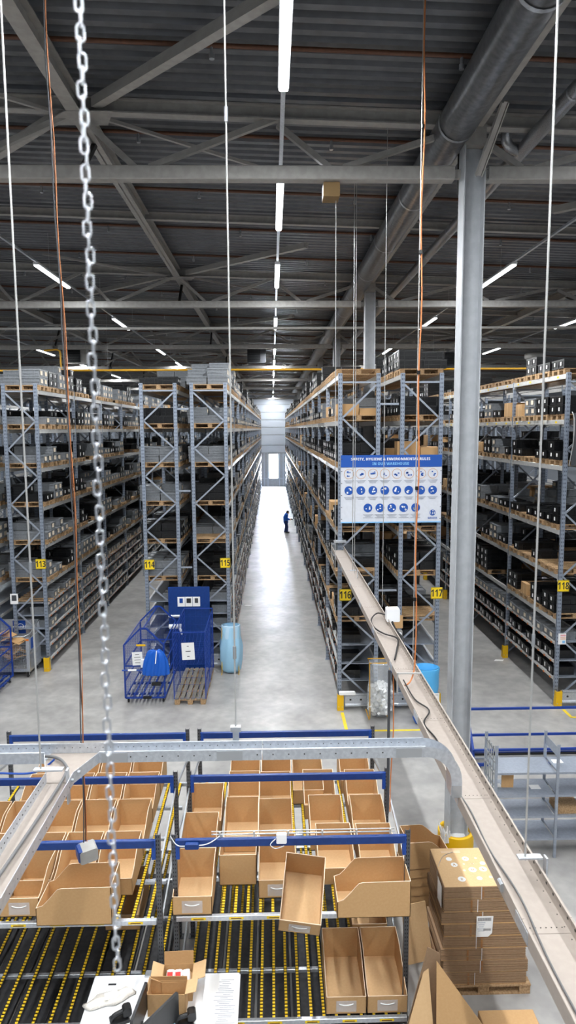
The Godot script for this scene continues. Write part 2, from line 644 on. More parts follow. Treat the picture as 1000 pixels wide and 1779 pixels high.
func roof_steel() -> void:
	var bay := 10.4
	# columns
	for k in range(0, 9):
		var d := bay * k - 0.1
		if k == 0:
			d = -10.4
		var o := thing("steel_column", ["grey steel column standing in a round yellow guard", "grey steel column rising behind the safety rules banner", "grey steel column deep in the racks behind sign 116"][clampi(k - 1, 0, 2)] if k else "grey steel column at the near end of the hall", "column", V(2.92, 0, d), "columns between racks 116 and 117" if k > 2 else "")
		var b := MB.new()
		b.box(Vector3(0, 5.6, 0), Vector3(0.28, 11.2, 0.012))
		part(o, "web", b, M.column)
		for s in [-1, 1]:
			part(o, "flange", MB.new().box(Vector3(0.145 * s, 5.6, 0), Vector3(0.016, 11.2, 0.3)), M.column)
		part(o, "base_plate", MB.new().box(Vector3(0, 0.015, 0), Vector3(0.42, 0.03, 0.42)), M.column)
		part(o, "head_plate", MB.new().box(Vector3(0, 11.4, 0), Vector3(0.3, 0.45, 0.3)), M.steel)
	# trusses across the aisles
	for k in range(-1, 9):
		var d := bay * k
		var o := thing("roof_truss", ["grey lattice roof truss at the column in the yellow guard", "grey lattice roof truss at the second column along"][k - 1] if k in [1, 2] else ("grey lattice roof truss deeper in the hall" if k > 2 else "grey lattice roof truss over the packing area"), "truss", V(0, 0, d), "roof trusses deep in the hall" if k > 2 else ("roof trusses over the packing area" if k < 1 else ""))
		for seg in [[XL, -9.72], [-9.44, 2.67], [3.17, 15.4], [15.7, XR]]:
			part(o, "bottom_chord", MB.new().soft(Vector3((seg[0] + seg[1]) / 2, 10.86, 0), Vector3(0.19, 0.19, seg[1] - seg[0]), 0.012, Basis(Vector3(0, 0, -1), Vector3.UP, Vector3.RIGHT)), M.steel)
		for s in [2.76, 3.08]:
			part(o, "splice_plate", MB.new().box(Vector3(s, 10.86, 0), Vector3(0.2, 0.12, 0.08)), M.steel)
		var tc := MB.new()
		i_beam(tc, Vector3(XL, roof_y(XL) - 0.24, 0), Vector3(XR, roof_y(XR) - 0.24, 0), 0.16, 0.2)
		part(o, "top_chord", tc, M.steel)
		for j in range(-7, 9):
			var t := 2.92 + 2.8 * j
			if t > XR - 1 or t < XL + 3:
				continue
			part(o, "diagonal", MB.new().bar(Vector3(t, roof_y(t) - 0.3, 0), Vector3(t - 1.85, 10.95, 0), 0.08, 0.08), M.steel)
			part(o, "diagonal", MB.new().bar(Vector3(t - 2.8, roof_y(t) - 0.3, 0), Vector3(t - 2.05, 10.95, 0), 0.08, 0.08), M.steel)
		for gx in [-9.6, -2.72, 9.2]:
			part(o, "gusset_plate", MB.new().prism(PackedVector2Array([Vector2(-0.5, 0.18), Vector2(-0.38, -0.02), Vector2(-0.12, -0.26), Vector2(0.55, -0.26), Vector2(0.38, 0.18)]), 0.014, Transform3D(Basis(Vector3.RIGHT, Vector3(0, 0, -1), Vector3.UP), Vector3(gx, roof_y(gx) - 0.42, 0))), M.steel)
	# purlins half way between the trusses
	for k in range(-1, 8):
		var d := bay * (k + 0.5)
		var pm := MB.new()
		i_beam(pm, V(XL, roof_y(XL) - 0.2, d), V(XR, roof_y(XR) - 0.2, d), 0.12, 0.16)
		one("roof_purlin", "slim grey purlin under the roof deck between two trusses", "beam", pm, M.steel, Vector3.ZERO, "purlins between the trusses")
	# beams running along the aisles
	for e in [[-2.72, "long grey roof beam above the racks behind the gabled trolley"], [-9.6, "long grey roof beam above the rack by the waste trolley"], [9.2, "long grey roof beam above the rack with the black sheet"], [2.92, "long grey roof beam along the row of columns"]]:
		var x: float = e[0]
		var o := thing("roof_beam", e[1], "beam", V(x, roof_y(x) - 0.28, 0))
		for k in range(-1, 8):
			var m := MB.new()
			i_beam(m, V(0, 0, bay * k + 0.02), V(0, 0, bay * (k + 1) - 0.02), 0.19, 0.27)
			part(o, "beam_section", m, M.steel)
		if x != 2.92:
			for k in range(0, 8):
				part(o, "knee_brace", MB.new().bar(V(0.0, -0.1, bay * k + 0.95), V(0.02, 10.95 - roof_y(x) + 0.28, bay * k + 0.05), 0.07, 0.07), M.steel_dark)
	# bracing in the plane of the roof
	for k in range(0, 7):
		var d := bay * k
		for gx in [-2.72, 9.2]:
			for s in [-1, 1]:
				if gx > 0 and k % 2 == 0:
					continue
				var p := V(gx + 0.3 * s, roof_y(gx + 0.3 * s) - 0.28, d - 0.2 * s)
				var q := V(gx + 3.6 * s, roof_y(gx + 3.6 * s) - 0.28, d - 3.6 * s)
				one("wind_brace", "grey angled wind brace under the roof deck", "brace", MB.new().bar(p, q, 0.13, 0.13), M.steel, Vector3.ZERO, "wind braces under the roof")
				p = V(gx + 0.35 * s, roof_y(gx) - 0.36, d + 0.12 * s)
				q = V(gx + 3.2 * s, roof_y(gx + 3.2 * s) - 0.36, d + 2.2 * s)
				one("tie_rod", "thin grey tie bar under the roof deck", "brace", MB.new().bar(p, q, 0.05, 0.05), M.steel, Vector3.ZERO, "tie bars under the roof")


func services() -> void:
	# sprinkler lines across the roof
	for k in range(0, 27):
		var d := 3.85 + 2.6 * k
		var o := thing("sprinkler_pipe", "thin rust brown sprinkler pipe below the roof deck", "pipe", V(0, 0, d), "sprinkler pipes under the roof")
		part(o, "pipe", MB.new().tube(Vector3(XL, roof_y(XL) - 0.06, 0), Vector3(XR, roof_y(XR) - 0.06, 0), 0.03, 8), M.rust)
		for j in range(-3, 5):
			var x := -2.1 + 3.1 * j + 0.7 * (k % 3)
			var y := roof_y(x) - 0.06
			part(o, "sprinkler_head", MB.new().tube(Vector3(x, y, 0), Vector3(x, y - 0.1, 0), 0.02, 6).tube(Vector3(x, y - 0.1, 0), Vector3(x, y - 0.16, 0), 0.034, 8), M.zinc)
	# big round air duct along the aisle
	var o := thing("air_duct", "large round grey air duct running along the roof", "duct", V(2.62, 11.42, 0))
	var d := 1.0
	while d < 80.0:
		part(o, "duct_section", MB.new().tube(V(0, 0, d), V(0, 0, d + 3.0), 0.26, 24, -1, false), M.duct)
		part(o, "duct_collar", MB.new().tube(V(0, 0, d - 0.03), V(0, 0, d + 0.03), 0.272, 24, -1, false), M.galv)
		d += 3.0
	for k in range(1, 8):
		part(o, "hanger_bracket", MB.new().bar(V(0.2, 0.15, 10.4 * k + 0.25), V(0.2, -0.75, 10.4 * k + 0.25), 0.03, 0.04), M.steel_dark)
	o = thing("support_channel", "grey channel strut rising past the head of the first column", "strut", V(2.98, 0, 9.9))
	part(o, "web", MB.new().bar(V(-0.02, 10.75, 0.2), V(0.1, 11.42, -0.5), 0.05, 0.02), M.steel)
	for s in [-0.04, 0.04]:
		part(o, "flange", MB.new().bar(V(s - 0.02, 10.75, 0.22), V(s + 0.1, 11.42, -0.48), 0.015, 0.06), M.steel)
	# slim foil-wrapped duct beside it
	o = thing("foil_duct", "slim foil wrapped duct with an elbow beside the large duct", "duct", V(3.82, 11.36, 0))
	d = 3.0
	while d < 60.0:
		part(o, "duct_section", MB.new().tube(V(0, 0, d), V(0, 0, d + 2.0), 0.105, 16, -1, false), M.foil)
		part(o, "duct_collar", MB.new().tube(V(0, 0, d - 0.02), V(0, 0, d + 0.02), 0.112, 16, -1, false), M.galv)
		d += 2.0
	part(o, "elbow", MB.new().pipe([V(-0.33, 0.3, 10.55), V(-0.33, 0.15, 10.55), V(-0.32, 0.05, 10.6), V(-0.25, 0.0, 10.68), V(-0.1, 0.0, 10.8), V(0.0, 0.0, 10.9)], 0.08, 14), M.foil)
	# yellow gas main across the racks
	o = thing("gas_pipe", "long yellow gas pipe crossing the hall above the racks", "pipe", V(0, 9.75, 30.0))
	part(o, "pipe", MB.new().tube(V(XL, 0, 0), V(XR, 0, 0), 0.045, 8), M.gas)
	part(o, "branch", MB.new().pipe([V(-9.0, 0, 0), V(-9.0, 0.7, 0), V(-9.03, 0.82, 0), V(-9.15, 0.88, 0), V(-9.8, 0.88, 0.4)], 0.04, 8), M.gas)
	for k in 7:
		part(o, "hanger", MB.new().tube(V(-21 + 7 * k, 0, 0), V(-21 + 7 * k, roof_y(-21 + 7 * k) - 9.75, 0), 0.006, 5), M.zinc)
	o = thing("steel_water_pipe", "grey water pipe crossing the hall under the second truss", "pipe", V(0, 10.35, 22.0))
	part(o, "pipe", MB.new().tube(V(XL, 0, 0), V(XR, 0, 0), 0.045, 8), M.steel)
	# hanging air heaters
	var heaters := [[-0.75, 10.95, 36.0, "dark fan heater hanging above the end of the central aisle"], [-9.9, 10.95, 36.0, "grey fan heater hanging beside the yellow gas branch pipe"], [9.4, 10.7, 36.0, "dark fan heater hanging above the rack of sign 118"]]
	for h in heaters:
		o = thing("fan_heater", h[3], "heater", V(h[0], h[1], h[2]))
		var is_dark: bool = h[3].begins_with("dark")
		part(o, "casing", MB.new().soft(Vector3.ZERO, Vector3(0.95, 0.75, 0.6), 0.04), M.steel if not is_dark else M.charcoal)
		part(o, "grille", MB.new().soft(Vector3(-0.12, 0, 0.31), Vector3(0.62, 0.62, 0.03), 0.01), M.black)
		for j in 7:
			part(o, "louvre", MB.new().box(Vector3(-0.12, -0.26 + 0.087 * j, 0.335), Vector3(0.6, 0.012, 0.03)), M.charcoal)
		for s in [-0.4, 0.4]:
			part(o, "hanger", MB.new().tube(Vector3(s, 0.37, 0), Vector3(s, roof_y(h[0]) - h[1], 0), 0.012, 6), M.steel)
	o = thing("roof_fan", "round grey destratification fan hanging over the far aisle", "fan", V(13.9, 10.95, 36.5))
	part(o, "drum", MB.new().lathe([Vector2(0.0, -0.18), Vector2(0.42, -0.18), Vector2(0.5, -0.1), Vector2(0.5, 0.12), Vector2(0.36, 0.2), Vector2(0.0, 0.2)], 20), M.steel)
	part(o, "hanger", MB.new().tube(Vector3(0, 0.2, 0), Vector3(0, 1.2, 0), 0.02, 6), M.steel)
	# cable box under the first truss
	one("junction_tray", "small ochre plywood box fixed under the first truss", "box", MB.new().soft(V(0.9, 10.66, 10.55), Vector3(0.24, 0.2, 0.3), 0.01), M.plywood)
	for w in [[0.98, 10.6, 5.0, "thin steel wire hanging from the small ochre box"], [1.64, 13.5, 4.3, "thin steel wire holding the tray end at sign 116"], [1.81, 11.05, 4.25, "thin bright steel wire holding the tray by the white control box"]]:
		one("hanging_wire", w[3], "wire", MB.new().tube(V(w[0], w[2], w[1]), V(w[0], 10.57 if w[1] < 11 else roof_y(w[0]), w[1]), 0.006, 5), M.rod)


# ---------------------------------------------------------------- racking
const LV_L := [8.31, 7.18, 6.04, 4.89, 3.75, 2.61]
const LOW_L := [2.01, 1.62, 1.21, 0.73, 0.3]
const LV_R := [8.46, 7.33, 6.17, 4.53, 3.38, 2.19]
const LOW_R := [1.62, 1.12, 0.67]
const BAY := 3.75
const RACK_H := 8.55

const ROWS := {
	"113": "the rack by the mesh waste trolley", "114": "the rack behind the gabled trolley", "115": "the rack behind the light blue bag",
	"116": "the rack at the cable tray's end", "117": "the rack behind the blue bin", "118": "the rack with the black sheet",
	"beyond 113": "the next rack past the waste trolley", "beyond 118": "the rack behind the black sheet's rack"}

var goods := {"tote": [], "crate": [], "carton": [], "bin": [], "pallet": [], "wrap": []}


func upright_mesh() -> ArrayMesh:
	return cached("upright", func():
		var b := MB.new()
		b.box(Vector3(0, RACK_H / 2, 0.034), Vector3(0.1, RACK_H, 0.008))
		b.box(Vector3(-0.046, RACK_H / 2, 0), Vector3(0.008, RACK_H, 0.07))
		b.box(Vector3(0.046, RACK_H / 2, 0), Vector3(0.008, RACK_H, 0.07))
		b.box(Vector3(0, 0.006, 0), Vector3(0.16, 0.012, 0.14))
		return b)


func beam_mesh(h: float) -> ArrayMesh:
	return cached("beam%.2f" % h, func():
		var b := MB.new()
		b.soft(Vector3.ZERO, Vector3(0.05, h, BAY - 0.1), 0.006)
		for s in [-1, 1]:
			b.box(Vector3(0, -0.02, s * (BAY / 2 - 0.055)), Vector3(0.062, h + 0.08, 0.012))
		return b)


func rack_row(x0: float, x1: float, d0: float, nb: int, lv: Array, low: Array, face: int, flip: bool, label: String, fine: int) -> Node3D:
	var w := x1 - x0
	var xc := (x0 + x1) / 2
	var o := thing("pallet_rack", label, "rack", V(xc, 0, d0))
	var far_braces := MB.new()
	var far_beams := MB.new()
	var far_uprights := MB.new()
	for f in nb + 1:
		var z := -BAY * f
		for s in [-1, 1]:
			var at := Vector3(s * (w / 2 - 0.05), 0, z)
			if f <= fine * 2 + 1:
				part(o, "upright", upright_mesh(), M.rack_upright, at)
			else:
				far_uprights.box(at + Vector3(0, RACK_H / 2, 0), Vector3(0.1, RACK_H, 0.07))
		# lattice of the frame: a top bar and a zigzag
		var inner := w / 2 - 0.1
		var bars := [[Vector3(-inner, RACK_H - 0.22, z), Vector3(inner, RACK_H - 0.22, z)]]
		var s := -1 if flip else 1
		var y := RACK_H - 0.28
		while y > 0.9:
			bars.append([Vector3(inner * s, y, z), Vector3(-inner * s, y - 0.81, z)])
			s = -s
			y -= 0.81
		for br in bars:
			if f < fine:
				part(o, "brace", MB.new().bar(br[0], br[1], 0.028, 0.045), M.rack)
			else:
				far_braces.bar(br[0], br[1], 0.028, 0.045)
	for k in nb:
		var z := -BAY * (k + 0.5)
		var all := lv + low
		for j in all.size():
			for s in [-1, 1]:
				var h := 0.12 if j < lv.size() else 0.075
				var at := Vector3(s * (w / 2 - 0.03), all[j], z)
				var shown: bool = s == face or k < 2
				if (k < 12 and s == face and k < fine * 2) or k < mini(fine, 3):
					part(o, "beam" if j < lv.size() else "shelf_beam", beam_mesh(h), M.beam, at)
				elif shown or k < 6:
					far_beams.box(at, Vector3(0.05, h, BAY - 0.1))
	var decks := MB.new()
	for k in nb:
		for y in low:
			var at := Vector3(0, y + 0.03, -BAY * (k + 0.5))
			if k < fine - 2 and k < 4:
				part(o, "shelf_panel", cached("panel%.2f" % w, func(): return MB.new().box(Vector3.ZERO, Vector3(w - 0.1, 0.02, BAY - 0.1))), M.rack, at)
			else:
				decks.box(at, Vector3(w - 0.1, 0.02, BAY - 0.1))
	part(o, "distant_shelf_panels", decks, M.rack).set_meta("kind", "stuff")
	if not far_braces.v.is_empty():
		part(o, "distant_bracing", far_braces, M.rack).set_meta("kind", "stuff")
	if not far_beams.v.is_empty():
		part(o, "distant_beams", far_beams, M.beam).set_meta("kind", "stuff")
	if not far_uprights.v.is_empty():
		part(o, "distant_uprights", far_uprights, M.rack).set_meta("kind", "stuff")
	return o


func stickers(o: Node3D, x: float, face: int, levels: Array, mat: Material, nb: int, per: int, size: Vector2) -> void:
	var b := MB.new()
	for k in nb:
		for y in levels:
			for j in per:
				b.box(Vector3(x + face * 0.027, y, -BAY * k - BAY * (j + 0.5) / per), Vector3(0.003, size.y, size.x))
	part(o, "location_stickers", b, mat).set_meta("kind", "stuff")


var level_word := ""


func put(kind: String, row: String, at: Vector3, size := Vector3.ONE, turn := 0.0, prio := 0.0) -> void:
	goods[kind].append({"t": Transform3D(Basis(Vector3.UP, turn).scaled_local(size), at), "row": row, "level": level_word, "p": -at.z + prio})


func stack_totes(row: String, kind: String, x: float, y: float, z: float, side: int, layers: int, deep: bool, both: bool) -> void:
	var h := 0.235
	for l in layers:
		for i in (2 if both else 1):
			for j in (2 if deep else 1):
				if l == layers - 1 and rng.randf() < 0.25:
					continue
				var dz := 0.2 if i == 0 else -0.2
				put(kind, row, Vector3(x + side * (0.255 - 0.6 * j) + rng.randf_range(-0.012, 0.012), y + h * l, z + dz + rng.randf_range(-0.002, 0.002)), Vector3.ONE, 0.0 if side > 0 else PI, 0.0 if j == 0 else 30.0)


func fill_row(row: String, x0: float, x1: float, d0: float, nb: int, lv: Array, side: int, style: String, deep_bays: int) -> void:
	var x := (x0 + x1) / 2
	for li in lv.size():
		level_word = ["topmost", "second", "third", "fourth", "fifth", "sixth"][li + 6 - lv.size()] + " level"
		var gap: float = 1.4 if li == 0 else lv[li - 1] - lv[li]
		for k in nb:
			for s in 4:
				if rng.randf() < (0.16 if k > 0 else 0.0):
					continue
				var z := -d0 - BAY * k - 0.08 - 0.9 * (s + 0.5)
				var y: float = lv[li] + 0.062
				put("pallet", row, Vector3(x + rng.randf_range(-0.02, 0.02), y, z), Vector3(0.9, 1, 1), 0.0, 8.0 * float(s % 2))
				y += 0.145
				var deep := k < deep_bays
				var r := rng.randf()
				var room := int((gap - 0.45) / 0.24)
				var maxl := clampi(room, 1, 3)
				var n := rng.randi_range(1, maxl)
				if style == "mixed" and k == 0:
					n = mini(n, 2)
					if (row == "116" and li == 0) or rng.randf() < 0.14:
						continue
				if row == "114" and k == 0 and li == 0:
					n = 1
				var grey := 0.66 if style == "grey" else 0.13
				var blk := (0.96 if k > 2 else 1.0) if style == "grey" else 0.88
				if li == 0 and style == "mixed" and r < 0.5 and k > 0:
					continue
				if li == 0 and style == "mixed":
					r = minf(r, 0.8)
				if r < grey:
					stack_totes(row, "tote", x, y, z, side, n, deep, true)
				elif r < blk:
					stack_totes(row, "crate", x, y, z, side, n, deep, true)
				else:
					var hh := minf(rng.randf_range(0.26, 0.5), gap - 0.42)
					var ww := rng.randf_range(0.36, 0.74)
					put("carton", row, Vector3(x + side * 0.25, y, z + rng.randf_range(-0.05, 0.05)), Vector3(0.56, hh, ww), rng.randf_range(-0.05, 0.05))
					if deep:
						put("carton", row, Vector3(x - side * 0.3, y, z), Vector3(0.54, hh * rng.randf_range(0.6, 1.0), 0.7), 0.0, 30.0)


func fill_bins(row: String, x0: float, x1: float, d0: float, nb: int, low: Array, side: int, kind: String, chance: float) -> void:
	var x := (x0 + x1) / 2 + side * ((x1 - x0) / 2 - 0.32)
	for li in low.size():
		level_word = ["upper", "middle", "lower", "lowest", "floor"][li] + " pick shelf"
		for k in nb:
			for s in 9:
				if rng.randf() > chance:
					continue
				var z := -d0 - BAY * k - 0.16 - 0.385 * (s + 0.5)
				put(kind, row, Vector3(x + rng.randf_range(-0.03, 0.05) * side, low[li] + 0.042, z), Vector3(1, 1.0 if kind == "bin" else 1.0, 0.9), 0.0 if side > 0 else PI, 6.0 + 2.0 * li)


func tote_proto(kind: String) -> Node3D:
	var called: String = {"tote": "grey_tote", "crate": "black_crate", "bin": "shelf_bin"}[kind]
	var o := thing(called, called.replace("_", " "), "tote" if kind == "tote" else ("crate" if kind == "crate" else "bin"))
	var m: Material = {"tote": M.tote, "crate": M.black, "bin": M.tote}[kind]
	part(o, "body", tote_body(kind), m)
	if kind != "bin":
		part(o, "label_card", MB.new().box(Vector3(0.298, 0.12, 0.0), Vector3(0.006, 0.12 if kind == "tote" else 0.09, 0.17 if kind == "tote" else 0.07)), M.card if kind == "tote" else M.paper)
	else:
		part(o, "label_card", MB.new().box(Vector3(0.297, 0.115, 0.0), Vector3(0.006, 0.1, 0.16)), M.card)
	return o


func tote_body(kind: String) -> ArrayMesh:
	return cached("body_" + kind, func():
		var b := MB.new()
		var h := 0.225
		# walls slightly drawn in, rim and foot, upright ribs
		b.hexa([Vector3(-0.275, 0, 0.175), Vector3(0.275, 0, 0.175), Vector3(0.275, 0, -0.175), Vector3(-0.275, 0, -0.175), Vector3(-0.285, h - 0.02, 0.185), Vector3(0.285, h - 0.02, 0.185), Vector3(0.285, h - 0.02, -0.185), Vector3(-0.285, h - 0.02, -0.185)])
		for s in [-1, 1]:
			b.box(Vector3(s * 0.288, h - 0.018, 0), Vector3(0.02, 0.036, 0.395))
			b.box(Vector3(0, h - 0.018, s * 0.188), Vector3(0.59, 0.036, 0.02))
			for t in [-1, 1]:
				b.box(Vector3(s * 0.283, 0.1, t * 0.17), Vector3(0.016, 0.2, 0.03))
				b.box(Vector3(t * 0.15, 0.1, s * 0.183), Vector3(0.02, 0.19, 0.014))
			b.box(Vector3(s * 0.283, 0.02, 0), Vector3(0.012, 0.03, 0.34))
			b.box(Vector3(0, 0.1, s * 0.183), Vector3(0.55, 0.018, 0.012))
		return b)


func pallet_mesh() -> ArrayMesh:
	return cached("pallet", func():
		# 1.2 along x, 0.8 along z
		var b := MB.new()
		for k in 5:
			b.box(Vector3(0, 0.133, -0.345 + 0.1725 * k), Vector3(1.2, 0.022, 0.13 if k % 2 == 0 else 0.1))
		for x in [-0.53, 0.0, 0.53]:
			b.box(Vector3(x, 0.111, 0), Vector3(0.14, 0.022, 0.8))
		for z in [-0.34, 0.0, 0.34]:
			b.box(Vector3(0, 0.011, z), Vector3(1.2, 0.022, 0.11))
			for x in [-0.53, 0.0, 0.53]:
				b.box(Vector3(x, 0.061, z), Vector3(0.14, 0.078, 0.11))
		return b)


func carton_mesh() -> ArrayMesh:
	return cached("carton", func(): return MB.new().soft(Vector3(0, 0.5, 0), Vector3.ONE, 0.008))


func racks() -> void:
	var a113 := rack_row(-7.8, -6.78, 20.2, 17, LV_L, LOW_L, 1, true, "tall grey pallet rack row of sign 113 beside the mesh waste trolley", 6)
	var a114 := rack_row(-3.84, -2.76, 20.2, 17, LV_L, LOW_L, -1, false, "tall grey pallet rack row of sign 114 behind the gabled trolley", 4)
	var a115 := rack_row(-2.38, -1.3, 20.2, 17, LV_L, LOW_L, 1, true, "tall grey pallet rack row of sign 115 behind the light blue bag", 6)
	var a116 := rack_row(1.64, 2.68, 17.0, 18, LV_R, LOW_R, -1, false, "tall grey pallet rack row of sign 116 at the end of the cable tray", 6)
	var a117 := rack_row(3.18, 4.24, 17.0, 18, LV_R, LOW_R, 1, true, "tall grey pallet rack row of sign 117 behind the blue waste bin", 4)
	var a118 := rack_row(7.3, 8.36, 17.0, 18, LV_R, LOW_R, -1, true, "tall grey pallet rack row of sign 118 with the black hanging sheet", 6)
	rack_row(-9.26, -8.22, 20.2, 17, LV_L, LOW_L, -1, false, "pallet rack row backing on to the rack by the waste trolley", 2)
	rack_row(8.78, 9.84, 17.0, 18, LV_R, LOW_R, 1, false, "pallet rack row backing on to the rack with the black sheet", 2)
	rack_row(12.9, 13.96, 17.0, 18, LV_R, LOW_R, -1, false, "pallet rack row across the next aisle past the black sheet", 2)
	rack_row(-13.3, -12.26, 20.2, 17, LV_L, LOW_L, 1, false, "pallet rack row across the next aisle past the waste trolley", 2)
	stickers(a118, -0.53, -1, [8.46, 7.33], M.sign_yellow, 5, 4, Vector2(0.12, 0.05))
	stickers(a118, -0.53, -1, LOW_R, M.orange, 6, 9, Vector2(0.09, 0.045))
	stickers(a116, -0.52, -1, LOW_R, M.orange, 4, 9, Vector2(0.09, 0.045))
	stickers(a113, 0.51, 1, LOW_L, M.orange, 4, 9, Vector2(0.09, 0.045))
	stickers(a115, 0.54, 1, LOW_L, M.orange, 3, 9, Vector2(0.09, 0.045))
	# wooden slats on the low level of the rack of 113
	var far := MB.new()
	for k in 17:
		for j in 14:
			var at := Vector3(0, 2.08, -BAY * k - 0.2 - 0.25 * j)
			if k < 3:
				part(a113, "shelf_slat", cached("slat", func(): return MB.new().soft(Vector3.ZERO, Vector3(1.06, 0.022, 0.09), 0.004)), M.wood, at)
			else:
				far.box(at, Vector3(1.06, 0.022, 0.09))
	part(a113, "distant_slats", far, M.wood).set_meta("kind", "stuff")
	# row spacers between back-to-back rows
	for e in [[a114, 0.54, 0.34], [a116, 0.52, 0.46]]:
		for y in [7.0, 4.6, 2.3]:
			for f in 4:
				part(e[0], "row_spacer", MB.new().bar(Vector3(e[1], y + 0.8, -BAY * f), Vector3(e[1] + e[2], y + 0.8, -BAY * f), 0.03, 0.05), M.rack)
	fill_row("113", -7.8, -6.78, 20.2, 17, LV_L, 1, "grey", 8)
	fill_row("115", -2.38, -1.3, 20.2, 17, LV_L, 1, "grey", 5)
	fill_row("116", 1.64, 2.68, 17.0, 18, LV_R, -1, "mixed", 5)
	fill_row("118", 7.3, 8.36, 17.0, 18, LV_R, -1, "mixed", 6)
	fill_row("114", -3.84, -2.76, 20.2, 10, LV_L, 1, "grey", 10)
	fill_row("117", 3.18, 4.24, 17.0, 14, LV_R, -1, "mixed", 14)
	fill_row("beyond 113", -9.26, -8.22, 20.2, 10, LV_L, 1, "grey", 10)
	fill_row("beyond 118", 8.78, 9.84, 17.0, 14, LV_R.slice(2), -1, "mixed", 14)
	fill_bins("113", -7.8, -6.78, 20.2, 16, LOW_L, 1, "bin", 0.72)
	fill_bins("115", -2.38, -1.3, 20.2, 16, LOW_L, 1, "bin", 0.8)
	fill_bins("116", 1.64, 2.68, 17.0, 17, LOW_R, -1, "crate", 0.75)
	fill_bins("118", 7.3, 8.36, 17.0, 17, [LOW_R[0]], -1, "bin", 0.95)
	fill_bins("118", 7.3, 8.36, 17.0, 17, LOW_R.slice(1), -1, "crate", 0.92)
	fill_bins("114", -3.84, -2.76, 20.2, 10, LOW_L, 1, "bin", 0.9)
	fill_bins("117", 3.18, 4.24, 17.0, 14, LOW_R, -1, "crate", 0.9)
	fill_bins("beyond 118", 8.78, 9.84, 17.0, 14, LOW_R, -1, "crate", 0.9)
	place_goods()


func place_goods() -> void:
	var told := {
		"tote": "grey carded tote on the %s of %s",
		"crate": "black tagged crate on the %s of %s",
		"bin": "small grey bin on the %s of %s",
		"carton": "brown cardboard box on the %s of %s",
		"pallet": "wooden pallet on the %s of %s"}
	for kind in ["pallet", "tote", "crate", "bin", "carton"]:
		var list: Array = goods[kind]
		list.sort_custom(func(a, b): return a.p < b.p)
		var proto: Node3D
		if kind == "pallet":
			proto = thing("pallet", "pallet", "pallet")
			part(proto, "deck", pallet_mesh(), M.wood)
		elif kind == "carton":
			proto = thing("cardboard_box", "box", "box")
			part(proto, "body", carton_mesh(), M.kraft)
			part(proto, "tape", MB.new().box(Vector3(0, 0.5, 0), Vector3(1.004, 1.004, 0.1)), M.kraft_pale)
		else:
			proto = tote_proto(kind)
		var most := 290
		for k in mini(most, list.size()):
			var o: Node3D = proto if k == 0 else copy(proto)
			o.transform = list[k].t
			o.set_meta("label", told[kind] % [list[k].level, ROWS[list[k].row]])
			o.set_meta("group", {"tote": "grey totes", "crate": "black crates", "bin": "picking bins", "carton": "cardboard boxes", "pallet": "pallets"}[kind] + ", " + list[k].level + " of " + ROWS[list[k].row])
		var rest := []
		for k in range(most, list.size()):
			rest.append(list[k].t)
		if rest.is_empty():
			continue
		var mesh: ArrayMesh = pallet_mesh() if kind == "pallet" else (carton_mesh() if kind == "carton" else tote_body(kind))
		var mat: Material = {"pallet": M.wood, "carton": M.kraft, "tote": M.tote, "bin": M.tote, "crate": M.black}[kind]
		var called: String = {"pallet": "distant_pallets", "carton": "distant_cartons", "tote": "distant_totes", "bin": "distant_bins", "crate": "distant_crates"}[kind]
		var o := mass(self, called, mesh, mat, rest)
		tag(o, {"pallet": "wooden pallets farther along the racks", "carton": "brown cardboard boxes farther along the racks", "tote": "grey totes farther along the racks", "bin": "small grey bins on low shelves farther along", "crate": "black crates farther along the racks"}[kind], {"pallet": "pallets", "carton": "boxes", "tote": "totes", "bin": "bins", "crate": "crates"}[kind])
		if kind in ["tote", "crate", "bin"]:
			var cards := mass(o, "label_cards", MB.new().box(Vector3(0.298, 0.12, 0), Vector3(0.006, 0.11, 0.17 if kind != "crate" else 0.07)), M.card if kind != "crate" else M.paper, rest)
			cards.set_meta("kind", "stuff")


# ---------------------------------------------------------------- signs and guards on the racks
func sign_plate(n: String, x: float, y: float, d: float, by: String) -> void:
	var o := thing("aisle_sign", "square yellow aisle sign reading %s on the upright %s" % [n, by], "sign", V(x, y, d))
	part(o, "plate", MB.new().soft(Vector3.ZERO, Vector3(0.3, 0.3, 0.012), 0.01), M.sign_yellow)
	var t := lettering(o, "lettering", n, 0.17, M.ink, Vector3(0, 0, 0.008))
	t.scale = Vector3(0.8, 1.15, 1)
	for s in [-1, 1]:
		part(o, "border", MB.new().box(Vector3(s * 0.14, 0, 0.0065), Vector3(0.008, 0.29, 0.002)), M.ink)
		part(o, "border", MB.new().box(Vector3(0, s * 0.14, 0.0065), Vector3(0.29, 0.008, 0.002)), M.ink)


func guard(x: float, d: float, label: String, group := "", h := 0.42) -> void:
	var o := thing("upright_guard", label, "guard", V(x, 0, d), group)
	var b := MB.new()
	b.prism(PackedVector2Array([Vector2(-0.08, 0), Vector2(0.08, 0), Vector2(0.08, 0.02), Vector2(0.075, h), Vector2(-0.075, h)]), 0.02, Transform3D(Basis(), Vector3(0, 0, 0.07)))
	for s in [-1, 1]:
		b.prism(PackedVector2Array([Vector2(0, 0), Vector2(0.17, 0), Vector2(0.1, h), Vector2(0, h)]), 0.012, Transform3D(Basis(Vector3(0, 0, -1), Vector3.UP, Vector3.RIGHT), Vector3(s * 0.075, 0, 0.075)))
	part(o, "shell", b, M.yellow)
	for s in [-1, 1]:
		part(o, "bolt", MB.new().tube(Vector3(s * 0.045, h * 0.25, 0.08), Vector3(s * 0.045, h * 0.25, 0.09), 0.012, 6), M.zinc)


